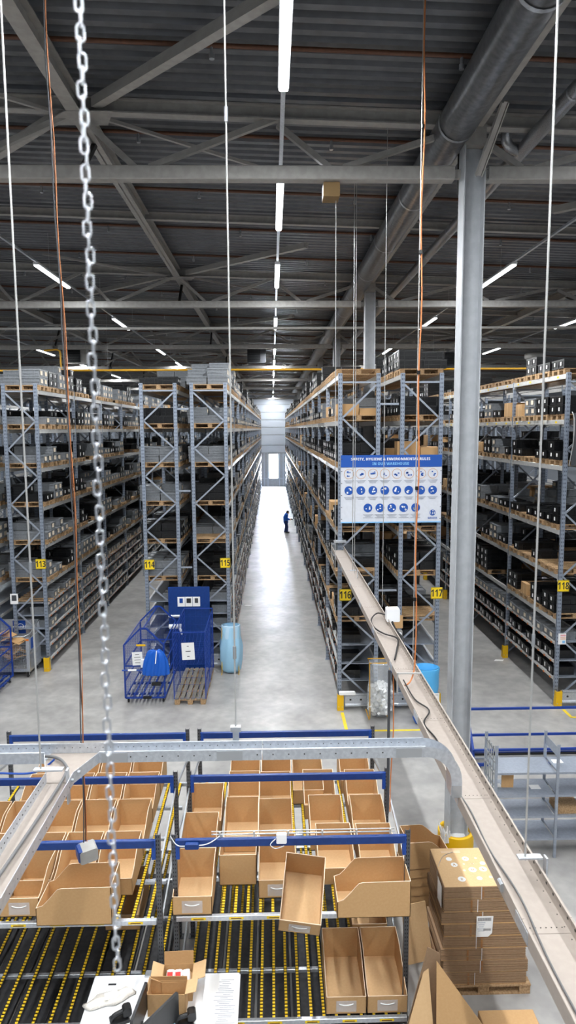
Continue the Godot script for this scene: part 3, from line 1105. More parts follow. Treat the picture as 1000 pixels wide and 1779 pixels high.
func end_rail(x0: float, x1: float, d: float, label: String) -> void:
	var o := thing("end_barrier", label, "barrier", V((x0 + x1) / 2, 0, d))
	var l := x1 - x0
	part(o, "rail", MB.new().prism(PackedVector2Array([Vector2(-0.02, 0.1), Vector2(0.05, 0.1), Vector2(0.05, 0.14), Vector2(0.02, 0.17), Vector2(0.02, 0.37), Vector2(0.05, 0.4), Vector2(0.05, 0.44), Vector2(-0.02, 0.44)]), l, Transform3D(Basis(Vector3(0, 0, 1), Vector3.UP, Vector3(-1, 0, 0)), Vector3.ZERO)), M.galv)
	var k := 0
	while k * 0.27 < l - 0.2:
		part(o, "bolt_hole", MB.new().tube(Vector3(-l / 2 + 0.14 + 0.27 * k, 0.27, 0.018), Vector3(-l / 2 + 0.14 + 0.27 * k, 0.27, 0.024), 0.028, 10), M.dark_hole)
		k += 1


func rack_dressing() -> void:
	sign_plate("113", -6.91, 3.255, 20.155, "above the mesh waste trolley")
	sign_plate("114", -3.69, 3.2, 20.155, "behind the gabled trolley")
	sign_plate("115", -1.43, 3.23, 20.155, "above the light blue bag")
	sign_plate("116", 1.83, 3.0, 16.955, "beside the beige cable tray")
	sign_plate("117", 4.165, 3.02, 16.955, "above the blue waste bin")
	sign_plate("118", 7.42, 3.17, 16.955, "above the notice with coloured lines")
	guard(-6.83, 20.05, "yellow upright guard at the foot of the rack beside the waste trolley")
	guard(1.7, 16.85, "yellow upright guard at the foot of the rack with the foam block")
	guard(4.2, 16.85, "yellow upright guard at the foot of the rack behind the blue bin")
	guard(7.36, 16.85, "yellow upright guard at the foot of the rack with the coloured notice")
	for k in range(1, 5):
		guard(7.28, 17.0 + BAY * k - 0.05, "small yellow guard on an aisle upright of rack 118", "yellow guards along the aisle of rack 118", 0.4)
	end_rail(1.82, 4.08, 16.85, "grey steel guard rail behind the clear bag of foam")
	end_rail(7.46, 9.7, 16.85, "grey steel guard rail beyond the floor tape by the coloured notice")
	end_rail(-3.7, -1.5, 20.1, "grey steel guard rail behind the blue wire cage")
	# the banner
	var bw := 2.52
	var bh := 1.7
	var o := thing("rules_banner", "white and blue safety rules banner tied across racks 116 and 117", "banner", V(2.965, 5.695, 16.945))
	var cloth := MB.new()
	var nx := 24
	for k in nx:
		var u0 := bw * (float(k) / nx - 0.5)
		var u1 := bw * (float(k + 1) / nx - 0.5)
		cloth.both(Vector3(u0, -bh / 2, 0.004 * sin(u0 * 7.0)), Vector3(u1, -bh / 2, 0.004 * sin(u1 * 7.0)), Vector3(u1, bh / 2, 0.004 * sin(u1 * 6.0)), Vector3(u0, bh / 2, 0.004 * sin(u0 * 6.0)))
	part(o, "cloth", cloth, M.banner)
	part(o, "title_band", MB.new().box(Vector3(0, bh / 2 - 0.15, 0.008), Vector3(bw, 0.3, 0.004)), M.banner_blue)
	part(o, "hem_band", MB.new().box(Vector3(0, -bh / 2 + 0.015, 0.008), Vector3(bw, 0.03, 0.004)), M.sky_blue)
	lettering(o, "title_lettering", "SAFETY, HYGIENE & ENVIRONMENTAL RULES", 0.07, M.white, Vector3(-0.02, bh / 2 - 0.1, 0.012))
	lettering(o, "subtitle_lettering", "IN OUR WAREHOUSE", 0.07, M.sky_blue, Vector3(-0.02, bh / 2 - 0.215, 0.012))
	var print := MB.new()
	var rows := [[8, -1.06, 0.3, 0.385, true], [8, -1.06, 0.3, -0.03, false], [5, -0.58, 0.3, -0.47, false]]
	for r in rows.size():
		for k in rows[r][0]:
			var c := Vector3(rows[r][1] + rows[r][2] * k, rows[r][3], 0.009)
			var is_ring: bool = rows[r][4]
			if is_ring:
				part(o, "icon_ring", cached("icon_ring", func(): return MB.new().disc(Vector3.ZERO, Vector3.BACK, 0.125, 24, 0.116)), M.ochre, c)
			else:
				part(o, "icon_disc", cached("icon_disc", func(): return MB.new().disc(Vector3.ZERO, Vector3.BACK, 0.11, 24)), M.banner_blue, c)
			part(o, "icon_mark", icon_mark(r * 8 + k), M.banner_blue if is_ring else M.white, c + Vector3(0, 0, 0.003))
			for j in (3 if r != 2 else 4):
				var lw = 0.25 - 0.05 * ((j * 7 + k * 3) % 3)
				print.box(c + Vector3(0, -0.165 - 0.028 * j, 0), Vector3(lw, 0.009, 0.001))
	part(o, "fine_print", print, M.ink_pale).set_meta("kind", "stuff")
	var logo := MB.new()
	logo.disc(Vector3.ZERO, Vector3.BACK, 0.075, 24, 0.062)
	logo.box(Vector3(-0.03, 0.01, 0), Vector3(0.03, 0.09, 0.001))
	logo.box(Vector3(0.015, 0.03, 0), Vector3(0.07, 0.022, 0.001))
	logo.box(Vector3(0.02, -0.01, 0), Vector3(0.022, 0.07, 0.001))
	logo.box(Vector3(0.0, -0.05, 0), Vector3(0.08, 0.018, 0.001))
	part(o, "logo_emblem", logo, M.banner_blue, Vector3(1.05, -0.6, 0.01))
	lettering(o, "logo_lettering", "GEODIS", 0.05, M.banner_blue, Vector3(1.05, -0.735, 0.012))
	for k in 6:
		for s in [-1, 1]:
			part(o, "eyelet", MB.new().disc(Vector3(s * (bw / 2 - 0.02), -bh / 2 + 0.1 + 0.3 * k, 0.012), Vector3.BACK, 0.012, 8), M.dark_hole)
	# notices on the uprights
	o = thing("notice_sheet", "small white notice with a picture on an upright beside sign 113", "notice", V(-7.75, 2.2, 20.157))
	part(o, "sheet", MB.new().box(Vector3.ZERO, Vector3(0.23, 0.31, 0.01)), M.paper)
	part(o, "picture", MB.new().box(Vector3(0.0, 0.03, 0.007), Vector3(0.14, 0.17, 0.004)), M.charcoal)
	o = thing("notice_sheet", "white notice with coloured lines on the upright below sign 118", "notice", V(7.45, 1.77, 16.957))
	part(o, "sheet", MB.new().box(Vector3.ZERO, Vector3(0.2, 0.29, 0.01)), M.paper)
	for k in 3:
		part(o, "printed_line", MB.new().box(Vector3(0.02, 0.1 - 0.05 * k, 0.007), Vector3(0.14, 0.018, 0.003)), M.red if k == 0 else M.orange)
	part(o, "printed_box", MB.new().box(Vector3(0.04, -0.08, 0.007), Vector3(0.07, 0.07, 0.003)), M.sky_blue)
	# black cover hanging on the end of the rack of 118
	var cover := MB.new()
	for k in 10:
		var y0 := 7.55 - 0.13 * k
		var bulge0 := 0.05 + 0.06 * sin(PI * k / 10.0)
		var bulge1 := 0.05 + 0.06 * sin(PI * (k + 1) / 10.0)
		cover.both(V(7.43, y0 - 0.13, 16.9 - bulge1), V(8.4, y0 - 0.13, 16.9 - bulge1), V(8.4, y0, 16.9 - bulge0), V(7.43, y0, 16.9 - bulge0))
	o = thing("dust_sheet", "black sheet with a pale edge hanging on the end of rack 118", "sheet")
	part(o, "cloth", cover, M.charcoal)
	part(o, "edge_piping", MB.new().pipe(smooth([V(7.41, 7.58, 16.86), V(7.44, 7.4, 16.8), V(7.43, 6.9, 16.76), V(7.41, 6.5, 16.82), V(7.39, 6.25, 16.86)]), 0.012, 6), M.rod)


func icon_mark(k: int) -> ArrayMesh:
	var g := RandomNumberGenerator.new()
	g.seed = 77 + k
	var b := MB.new()
	for j in g.randi_range(3, 5):
		var p := Vector3(g.randf_range(-0.055, 0.055), g.randf_range(-0.055, 0.055), 0)
		if g.randf() < 0.5:
			b.disc(p, Vector3.BACK, g.randf_range(0.012, 0.026), 10)
		else:
			b.box(p, Vector3(g.randf_range(0.02, 0.055), g.randf_range(0.015, 0.05), 0.001))
	return b.mesh()


# ---------------------------------------------------------------- trolleys, bags and bins in front of the racks
# a welded wire panel in the plane of u and v
func wires(b: MB, o: Vector3, u: Vector3, v: Vector3, nu: int, nv: int, t := 0.004) -> void:
	for k in nu + 1:
		b.bar(o + u * (float(k) / nu), o + u * (float(k) / nu) + v, t, t)
	for k in nv + 1:
		b.bar(o + v * (float(k) / nv), o + v * (float(k) / nv) + u, t, t)


func clipped_wires(b: MB, poly: PackedVector2Array, at: Transform3D, step: float, t: float) -> void:
	var r := Rect2(poly[0], Vector2.ZERO)
	for p in poly:
		r = r.expand(p)
	var x := r.position.x + step
	while x < r.end.x:
		for l in Geometry2D.intersect_polyline_with_polygon(PackedVector2Array([Vector2(x, r.position.y - 1), Vector2(x, r.end.y + 1)]), poly):
			b.bar(at * Vector3(l[0].x, l[0].y, 0), at * Vector3(l[1].x, l[1].y, 0), t, t)
		x += step
	var y := r.position.y + step
	while y < r.end.y:
		for l in Geometry2D.intersect_polyline_with_polygon(PackedVector2Array([Vector2(r.position.x - 1, y), Vector2(r.end.x + 1, y)]), poly):
			b.bar(at * Vector3(l[0].x, l[0].y, 0), at * Vector3(l[1].x, l[1].y, 0), t, t)
		y += step


func castor(o: Node3D, at: Vector3, r := 0.07) -> void:
	var c := part(o, "castor", MB.new().tube(at + Vector3(-0.02, 0, 0), at + Vector3(0.02, 0, 0), r, 14), M.rubber)
	part(c, "fork", MB.new().box(at + Vector3(-0.03, r * 0.5, 0), Vector3(0.008, r * 1.4, 0.05)).box(at + Vector3(0.03, r * 0.5, 0), Vector3(0.008, r * 1.4, 0.05)).box(at + Vector3(0, r * 1.15, 0), Vector3(0.07, 0.012, 0.07)), M.zinc)


func gabled_trolley(at: Vector3, w: float, l: float, label: String, group := "") -> Node3D:
	# base at the middle of the front end; runs back along -z
	var o := thing("cage_trolley", label, "trolley", at, group)
	var h := 1.6
	var ph := 2.04
	var hw := w / 2
	var gable := PackedVector2Array([Vector2(-hw, 0.16), Vector2(hw, 0.16), Vector2(hw, h), Vector2(0.08, ph), Vector2(-0.08, ph), Vector2(-hw, h)])
	for z in [0.0, -l]:
		var e := part(o, "end_frame", frame_of(gable, 0.04, Transform3D(Basis(), Vector3(0, 0, z))), M.cage_blue)
		var m := MB.new()
		clipped_wires(m, gable, Transform3D(Basis(), Vector3(0, 0, z)), 0.045, 0.004)
		part(e, "mesh_panel", m, M.cage_blue)
		part(e, "cross_bar", MB.new().bar(Vector3(-hw, 1.03, z), Vector3(hw, 1.03, z), 0.035, 0.035), M.cage_blue)
	for s in [-1, 1]:
		for y in [0.18, 0.62, 1.03]:
			part(o, "side_rail", MB.new().bar(Vector3(s * hw, y, 0), Vector3(s * hw, y, -l), 0.03, 0.03), M.cage_blue)
		part(o, "eaves_rail", MB.new().bar(Vector3(s * hw, h, 0), Vector3(s * hw, h, -l), 0.025, 0.025), M.cage_blue)
	part(o, "ridge_rail", MB.new().bar(Vector3(0, ph, 0), Vector3(0, ph, -l), 0.03, 0.03), M.cage_blue)
	var side := MB.new()
	wires(side, Vector3(-hw, 0.2, 0), Vector3(0, 0, -l), Vector3(0, 1.4, 0), 30, 18, 0.0035)
	part(o, "side_mesh", side, M.cage_blue)
	for k in 9:
		part(o, "floor_slat", MB.new().box(Vector3(-hw + 0.1 + (w - 0.2) * k / 8.0, 0.17, -l / 2), Vector3(0.04, 0.03, l)), M.cage_blue if k % 2 else M.zinc)
	for z in [-0.35, -l * 0.5, -l + 0.3]:
		part(o, "cross_member", MB.new().bar(Vector3(-hw, 0.13, z), Vector3(hw, 0.13, z), 0.05, 0.05), M.cage_blue)
	for s in [-1, 1]:
		for z in [-0.1, -l + 0.1]:
			castor(o, Vector3(s * (hw - 0.06), 0.07, z), 0.068)
	return o


func frame_of(poly: PackedVector2Array, t: float, at: Transform3D) -> MB:
	var b := MB.new()
	for k in poly.size():
		var p := poly[k]
		var q := poly[(k + 1) % poly.size()]
		b.bar(at * Vector3(p.x, p.y, 0), at * Vector3(q.x, q.y, 0), t, t)
	return b


func sheet_notice(o: Node3D, called: String, at: Vector3, w: float, h: float, lines: Array, tilt := 0.0) -> void:
	var s := part(o, called, MB.new().box(Vector3.ZERO, Vector3(w, h, 0.006)), M.paper, at, Basis(Vector3.BACK, tilt))
	for k in lines.size():
		part(s, "printed_line", MB.new().box(Vector3(0, h * (0.3 - 0.6 * k / maxf(1.0, lines.size() - 1)), 0.004), Vector3(w * lines[k], h * 0.035, 0.002)), M.ink)


func yard() -> void:
	# gabled trolley with a blue sack
	var o := gabled_trolley(V(-3.41, 0, 17.45), 1.04, 2.25, "blue gabled mesh trolley with a blue sack on its end")
	sheet_notice(o, "notice_sheet", Vector3(-0.17, 1.24, 0.035), 0.27, 0.36, [0.4, 0.6, 0.6, 0.5], 0.05)
	part(o, "number_plate", MB.new().box(Vector3(-0.07, 1.6, 0.03), Vector3(0.24, 0.05, 0.008)), M.yellow)
	part(o, "handle_bar", MB.new().tube(Vector3(-0.58, 0.93, 0.05), Vector3(0.0, 0.93, 0.05), 0.022, 8), M.blue)
	part(o, "handle_sleeve", MB.new().tube(Vector3(-0.42, 0.93, 0.05), Vector3(-0.2, 0.93, 0.05), 0.026, 8), M.white)
	part(o, "holder_box", MB.new().soft(Vector3(0.03, 1.13, 0.08), Vector3(0.2, 0.2, 0.12), 0.01), M.white)
	part(o, "bumper", MB.new().soft(Vector3(0.06, 0.18, 0.04), Vector3(0.22, 0.06, 0.05), 0.01), M.black)
	part(o, "bumper", MB.new().soft(Vector3(0.3, 0.55, 0.04), Vector3(0.24, 0.09, 0.05), 0.01), M.black)
	o = thing("sack", "bright blue gathered plastic sack hung on the gabled trolley", "sack", V(-3.08, 0.84, 17.28))
	var prof := [Vector2(0.0, 0.0), Vector2(0.3, 0.005), Vector2(0.34, 0.03), Vector2(0.33, 0.2), Vector2(0.3, 0.38), Vector2(0.24, 0.54), Vector2(0.2, 0.62), Vector2(0.14, 0.66), Vector2(0.0, 0.65)]
	var sack := MB.new().lathe(prof, 64, Vector3.ZERO, Vector3(1, 1, 0.36))
	for k in sack.v.size():
		var a := atan2(sack.v[k].z / 0.36, sack.v[k].x)
		sack.v[k] *= Vector3(1 + 0.07 * sin(a * 9.0 + sack.v[k].y * 4.0), 1.0 + 0.05 * sin(a * 5.0), 1 + 0.25 * sin(a * 11.0 + sack.v[k].y * 6.0))
	part(o, "body", sack.renormal(), M.sack_blue)
	part(o, "white_strap", MB.new().bar(Vector3(0.02, 0.36, 0.16), Vector3(0.05, 0.68, 0.11), 0.055, 0.02), M.white)
	# wire cage on a long pallet
	var w := 0.83
	var l := 2.38
	o = thing("wire_cage", "blue wire mesh cage container standing on a long pallet", "cage", V(-2.215, 0.16, 17.32))
	var h := 1.8
	for s in [-1, 1]:
		var m := MB.new()
		wires(m, Vector3(s * w / 2, 0.02, 0), Vector3(0, 0, -l), Vector3(0, h, 0), 20, 14, 0.0045)
		part(o, "side_panel", m, M.cage_blue)
		for z in [0.0, -l * 0.5, -l]:
			part(o, "post", MB.new().bar(Vector3(s * w / 2, 0, z), Vector3(s * w / 2, h, z), 0.02, 0.02), M.cage_blue)
		part(o, "rim", MB.new().bar(Vector3(s * w / 2, h, 0), Vector3(s * w / 2, h, -l), 0.024, 0.024), M.cage_blue)
	for z in [0.0, -l]:
		var m := MB.new()
		wires(m, Vector3(-w / 2, 0.02, z), Vector3(w, 0, 0), Vector3(0, h if z < 0 else h * 0.72, 0), 5, 7, 0.004)
		part(o, "end_panel", m, M.cage_blue)
		part(o, "rim", MB.new().bar(Vector3(-w / 2, h, z), Vector3(w / 2, h, z), 0.024, 0.024), M.cage_blue)
	var fl := MB.new()
	wires(fl, Vector3(-w / 2, 1.1, -0.1), Vector3(w, 0, 0), Vector3(0, 0.35, -1.2), 8, 12, 0.0045)
	part(o, "folded_gate", fl, M.cage_blue)
	fl = MB.new()
	wires(fl, Vector3(-w / 2, 0.62, -0.9), Vector3(w, 0, 0), Vector3(0, 0.0, -1.4), 8, 12, 0.0045)
	part(o, "shelf_mesh", fl, M.cage_blue)
	sheet_notice(o, "notice_sheet", Vector3(-0.02, 1.3, 0.02), 0.33, 0.46, [0.15, 0.4, 0.2], 0.04)
	o = thing("long_pallet", "long slatted wooden pallet under the blue wire cage", "pallet", V(-2.215, 0, 17.32))
	for k in 6:
		part(o, "deck_board", MB.new().box(Vector3(-0.36 + 0.144 * k, 0.145, -l / 2), Vector3(0.1, 0.024, l)), M.wood_old)
	for k in 5:
		part(o, "cross_board", MB.new().box(Vector3(0, 0.12, -0.07 - (l - 0.14) * k / 4), Vector3(0.82, 0.024, 0.12)), M.wood)
		for x in [-0.34, 0.0, 0.34]:
			part(o, "block", MB.new().box(Vector3(x, 0.067, -0.07 - (l - 0.14) * k / 4), Vector3(0.14, 0.082, 0.13)), M.wood)
	for x in [-0.34, 0.0, 0.34]:
		part(o, "runner", MB.new().box(Vector3(x, 0.013, -l / 2), Vector3(0.12, 0.026, l)), M.wood)
	# blue board between racks 114 and 115
	o = thing("partition_board", "tall navy blue board with three white sheets between racks 114 and 115", "board", V(-2.5, 0, 19.85))
	part(o, "panel", MB.new().soft(Vector3(0, 1.3, 0), Vector3(1.22, 2.57, 0.03), 0.008), M.navy)
	for k in 3:
		var s := part(o, "sheet", MB.new().box(Vector3(-0.23 + 0.225 * k, 2.14, 0.02), Vector3(0.215, 0.29, 0.006)), M.paper)
		part(s, "picture", MB.new().box(Vector3(-0.23 + 0.225 * k, 2.17, 0.025), Vector3(0.1 if k != 1 else 0.13, 0.14, 0.004)), [M.blue, M.ink, M.charcoal][k])
	part(o, "roll_holder", MB.new().tube(Vector3(-0.6, 1.72, 0.1), Vector3(-0.27, 1.72, 0.1), 0.05, 12), M.zinc)
	var roll := one("film_roll", "roll of clear film on the navy board", "roll", MB.new().tube(V(-3.08, 1.42, 19.7), V(-2.72, 1.44, 19.68), 0.07, 14), M.foam)
	part(roll, "loose_film", MB.new().tube(V(-2.78, 1.42, 19.65), V(-2.7, 1.2, 19.62), 0.06, 8, 0.02), M.foam)
	# bag of blue film in a yellow stand
	o = thing("bag_stand", "yellow wire stand holding the light blue waste bag", "stand", V(-1.29, 0, 19.62))
	for s in [-1, 1]:
		part(o, "leg", MB.new().pipe([Vector3(0.24 * s, 1.38, 0), Vector3(0.25 * s, 0.03, 0.05), Vector3(0.25 * s, 0.02, 0.2)], 0.012, 6), M.yellow)
	part(o, "ring", MB.new().pipe([Vector3(-0.24, 1.38, 0), Vector3(0.24, 1.38, 0), Vector3(0.24, 1.38, -0.35), Vector3(-0.24, 1.38, -0.35)], 0.012, 6, true), M.yellow)
	bag("waste_bag", "light blue translucent waste bag hanging in a yellow stand by sign 115", V(-1.27, 0.02, 19.72), [Vector2(0.0, 0.0), Vector2(0.2, 0.01), Vector2(0.28, 0.1), Vector2(0.33, 0.4), Vector2(0.34, 0.8), Vector2(0.29, 1.08), Vector2(0.28, 1.38), Vector2(0.265, 1.42)], M.bag_blue, M.cuff_blue, 1.05, 1.43)
	# bag of foam in a yellow stand
	o = thing("bag_stand", "orange yellow wire stand holding the clear bag of foam", "stand", V(2.62, 0, 16.3))
	for s in [-1, 1]:
		part(o, "leg", MB.new().pipe([Vector3(0.25 * s, 1.42, 0), Vector3(0.24 * s, 0.02, 0.04), Vector3(0.24 * s - 0.03, 0.02, 0.14), Vector3(0.24 * s - 0.1, 0.25, 0.02)], 0.013, 6), M.gas)
	part(o, "ring", MB.new().pipe([Vector3(-0.25, 1.42, 0), Vector3(0.25, 1.42, 0), Vector3(0.25, 1.42, -0.35), Vector3(-0.25, 1.42, -0.35)], 0.013, 6, true), M.gas)
	o = bag("foam_bag", "clear plastic bag of white foam scraps between racks 116 and 117", V(2.66, 0.02, 16.42), [Vector2(0.0, 0.0), Vector2(0.2, 0.01), Vector2(0.29, 0.1), Vector2(0.34, 0.35), Vector2(0.31, 0.7), Vector2(0.27, 0.95), Vector2(0.27, 1.4)], M.film, M.film, 1.38, 1.41)
	var foam := MB.new()
	var g := RandomNumberGenerator.new()
	g.seed = 5
	for k in 190:
		var a := g.randf() * TAU
		var y := 0.08 + 0.72 * g.randf()
		var r := 0.27 * sqrt(g.randf()) * (1.0 - 0.35 * maxf(0, y - 0.5))
		foam.box(Vector3(cos(a) * r, y, sin(a) * r), Vector3(0.09, 0.075, 0.085) * g.randf_range(0.7, 1.3), Basis.from_euler(Vector3(g.randf() * 3, g.randf() * 3, g.randf() * 3)))
	part(o, "foam_scraps", foam, M.foam).set_meta("kind", "stuff")
	# blue bin with liner
	o = thing("waste_bin", "blue plastic waste bin with a light blue liner by sign 117", "bin", V(3.78, 0, 16.3))
	var shell := MB.new()
	shell.lathe([Vector2(0.0, 0.03), Vector2(0.2, 0.03), Vector2(0.24, 0.1), Vector2(0.3, 1.1), Vector2(0.32, 1.14)], 28, Vector3.ZERO, Vector3(1, 1, 0.9))
	part(o, "tub", shell, M.navy)
	var liner := MB.new()
	liner.lathe([Vector2(0.29, 0.62), Vector2(0.315, 0.8), Vector2(0.32, 1.16), Vector2(0.335, 1.3), Vector2(0.3, 1.315), Vector2(0.27, 1.1), Vector2(0.25, 0.8), Vector2(0.0, 0.7)], 28, Vector3.ZERO, Vector3(1, 1, 0.9))
	part(o, "liner", liner, M.bin_blue)
	sheet_notice(o, "notice_sheet", Vector3(0.2, 0.62, 0.26), 0.16, 0.22, [0.5, 0.6])
	one("plastic_sack", "crumpled blue plastic sack on the floor behind the cable tray", "sack", MB.new().lathe([Vector2(0.0, 0.0), Vector2(0.2, 0.02), Vector2(0.26, 0.14), Vector2(0.2, 0.3), Vector2(0.08, 0.38), Vector2(0.0, 0.4)], 9, V(3.62, 0.0, 15.95), Vector3(0.9, 1, 0.8)), M.sack_blue)
	# waste paper trolley near 113
	var tz := -19.45
	o = thing("mesh_waste_trolley", "grey steel mesh trolley with blue renewi plates full of cardboard", "trolley", Vector3(-7.75, 0, tz))
	var tw := 1.25
	var tl := 0.95
	part(o, "base_frame", MB.new().box(Vector3(0, 0.24, -tl / 2), Vector3(tw, 0.1, tl)), M.galv)
	part(o, "back_panel", MB.new().box(Vector3(0, 1.16, -tl), Vector3(tw, 0.66, 0.02)), M.galv)
	part(o, "side_panel", MB.new().box(Vector3(tw / 2, 1.0, -tl / 2), Vector3(0.02, 0.36, tl)), M.galv)
	for x in [-tw / 2, tw / 2 - 0.06]:
		part(o, "post", MB.new().box(Vector3(x + 0.02, 0.72, 0), Vector3(0.09, 1.0, 0.05)), M.galv)
		part(o, "post", MB.new().box(Vector3(x + 0.02, 0.86, -tl), Vector3(0.07, 1.25, 0.05)), M.galv)
	var net := MB.new()
	wires(net, Vector3(-tw / 2, 0.29, 0.01), Vector3(tw, 0, 0), Vector3(0, 0.72, 0), 22, 15, 0.006)
	part(o, "front_mesh", net, M.galv)
	net = MB.new()
	wires(net, Vector3(tw / 2, 0.29, 0), Vector3(0, 0, -tl), Vector3(0, 0.54, 0), 26, 15, 0.006)
	part(o, "side_mesh", net, M.galv)
	part(o, "rim_tube", MB.new().pipe([Vector3(-tw / 2, 0.9, 0.02), Vector3(-0.28, 1.0, 0.02), Vector3(-0.12, 1.24, 0.02), Vector3(tw / 2 - 0.12, 1.26, 0.02), Vector3(tw / 2, 1.3, -0.1), Vector3(tw / 2, 1.5, -tl), Vector3(-tw / 2, 1.5, -tl)], 0.018, 7), M.zinc)
	var plate := part(o, "blue_plate", MB.new().box(Vector3(0.02, 1.27, -tl + 0.015), Vector3(0.38, 0.4, 0.01)), M.blue)
	lettering(plate, "lettering", "renewi", 0.09, M.white, Vector3(0.02, 1.28, -tl + 0.024), Basis(), 700, 0.004)
	part(plate, "emblem_ring", MB.new().disc(Vector3(0.06, 1.28, -tl + 0.024), Vector3.BACK, 0.105, 20, 0.085), M.white)
	part(o, "blue_plate", MB.new().box(Vector3(tw / 2 + 0.012, 1.0, -0.22), Vector3(0.01, 0.32, 0.2)), M.blue)
	part(o, "warning_sticker", MB.new().box(Vector3(tw / 2 - 0.04, 1.16, 0.03), Vector3(0.09, 0.06, 0.006)), M.orange)
	for x in [-tw / 2 + 0.1, tw / 2 - 0.1]:
		for z in [-0.1, -tl + 0.1]:
			castor(o, Vector3(x, 0.085, z), 0.083)
	for k in 16:
		g.seed = 100 + k
		var sz := Vector3(g.randf_range(0.3, 0.6), 0.02, g.randf_range(0.2, 0.4))
		one("cardboard_piece", "flattened piece of brown cardboard in the mesh waste trolley", "cardboard", MB.new().soft(Vector3.ZERO, sz, 0.003), M.kraft_pale if k % 3 == 0 else M.kraft, Vector3(-7.75 + g.randf_range(-0.3, 0.28), 0.42 + 0.055 * k, tz - 0.47 + g.randf_range(-0.15, 0.15)), "cardboard pieces in the waste trolley", Basis.from_euler(Vector3(g.randf_range(-0.35, 0.35), g.randf_range(-1, 1), g.randf_range(-0.5, 0.5))))
	gabled_trolley(V(-8.06, 0, 18.2), 1.04, 1.0, "blue gabled mesh trolley beside the waste paper trolley")
	# tape on the floor
	tape([V(1.73, 0, 16.62), V(1.73, 0, 15.58), V(3.62, 0, 15.58)], "yellow floor tape corner in front of racks 116 and 117")
	tape([V(7.42, 0, 16.6), V(7.42, 0, 16.16), V(9.4, 0, 16.16)], "yellow floor tape corner in front of rack 118")
	tape([V(-4.9, 0, 11.2), V(-3.6, 0, 11.2)], "short strip of yellow floor tape behind the flow rack")
	# scraps of paper and film lying about
	for s in [[-4.3, 24.6, "white paper scrap on the floor of the aisle between 113 and 114"], [-1.05, 27.4, "white paper scrap on the central aisle floor near rack 115"], [7.0, 20.4, "white film scrap on the floor near rack 118"]]:
		one("paper_scrap", s[2], "paper", MB.new().prism(PackedVector2Array([Vector2(-0.16, -0.05), Vector2(0.1, -0.07), Vector2(0.17, 0.04), Vector2(-0.08, 0.08)]), 0.012, Transform3D(Basis(Vector3.RIGHT, -PI / 2), V(s[0], 0.008, s[1]))), M.paper)
	one("foam_block", "white foam block lying on the guard rail below sign 116", "foam", MB.new().soft(V(1.87, 0.47, 16.78), Vector3(0.42, 0.07, 0.12), 0.02), M.foam)
	# things hung on the rack ends of 116 and 117
	o = thing("brown_cardboard", "flat brown cardboard panel fixed between racks 116 and 117", "cardboard", V(2.95, 2.28, 16.955))
	part(o, "sheet", MB.new().box(Vector3.ZERO, Vector3(0.72, 0.34, 0.012)), M.kraft)
	part(o, "white_frame", MB.new().box(Vector3(-0.05, -0.02, 0.01), Vector3(0.24, 0.34, 0.008)), M.paper)
	part(o, "picture", MB.new().box(Vector3(-0.05, 0.02, 0.016), Vector3(0.14, 0.15, 0.004)), M.charcoal)
	o = thing("camera_dial", "small grey dial device on the upright below the cardboard panel", "device", V(3.23, 1.98, 16.93))
	part(o, "body", MB.new().soft(Vector3.ZERO, Vector3(0.13, 0.16, 0.06), 0.01), M.steel)
	part(o, "dial", MB.new().tube(Vector3(0, 0, 0.03), Vector3(0, 0, 0.045), 0.045, 14), M.white)
	one("extinguisher_sign", "small red and white fire sign on the upright beside sign 116", "sign", MB.new().box(V(2.63, 2.63, 16.955), Vector3(0.17, 0.22, 0.012)), M.red)
	one("door_panel", "navy blue panel leaning behind the cable tray", "panel", MB.new().box(V(3.12, 1.4, 16.9), Vector3(0.22, 0.9, 0.03)), M.navy)


func bag(called: String, label: String, at: Vector3, prof: Array, mat: Material, cuff: Material, y0: float, y1: float) -> Node3D:
	var o := thing(called, label, "bag", at)
	var b := MB.new().lathe(prof, 30)
	for k in b.v.size():
		var a := atan2(b.v[k].z, b.v[k].x)
		var f := 1.0 + 0.045 * sin(a * 7.0 + b.v[k].y * 3.0) + 0.025 * sin(a * 13.0 - b.v[k].y * 5.0)
		b.v[k] *= Vector3(f, 1, f * 0.85)
	part(o, "body", b.renormal(), mat)
	var r: float = prof[prof.size() - 1].x + 0.012
	part(o, "folded_cuff", MB.new().lathe([Vector2(r + 0.012, y0), Vector2(r + 0.006, y1), Vector2(r - 0.02, y1 + 0.01)], 30, Vector3.ZERO, Vector3(1, 1, 0.85)), cuff)
	return o


func tape(pts: Array, label: String) -> void:
	var b := MB.new()
	for k in pts.size() - 1:
		var p: Vector3 = pts[k]
		var q: Vector3 = pts[k + 1]
		var e := (q - p).normalized() * 0.04
		b.bar(p - e + Vector3(0, 0.001, 0), q + e + Vector3(0, 0.001, 0), 0.08, 0.003)
	one("floor_tape", label, "tape", b, M.tape_yellow)


# ---------------------------------------------------------------- cable trays, rods, chains
func channel(b: MB, p: Vector3, q: Vector3, w: float, h: float) -> void:
	# U channel whose floor runs from p to q
	var z := (q - p).normalized()
	var x := Vector3.UP.cross(z).normalized()
	b.bar(p, q, w, 0.004)
	for s in [-1, 1]:
		b.bar(p + x * (s * (w / 2)) + Vector3(0, h / 2, 0), q + x * (s * (w / 2)) + Vector3(0, h / 2, 0), 0.004, h)
		b.bar(p + x * (s * (w / 2 - 0.006)) + Vector3(0, h, 0), q + x * (s * (w / 2 - 0.006)) + Vector3(0, h, 0), 0.014, 0.004)


func holes(b: MB, p: Vector3, q: Vector3, step: float, up: Vector3, sz := 0.012) -> void:
	var l := (q - p).length()
	var n := int(l / step)
	for k in n:
		var c := p.lerp(q, (k + 0.5) / n)
		b.tube(c, c + up * 0.002, sz / 2, 6)


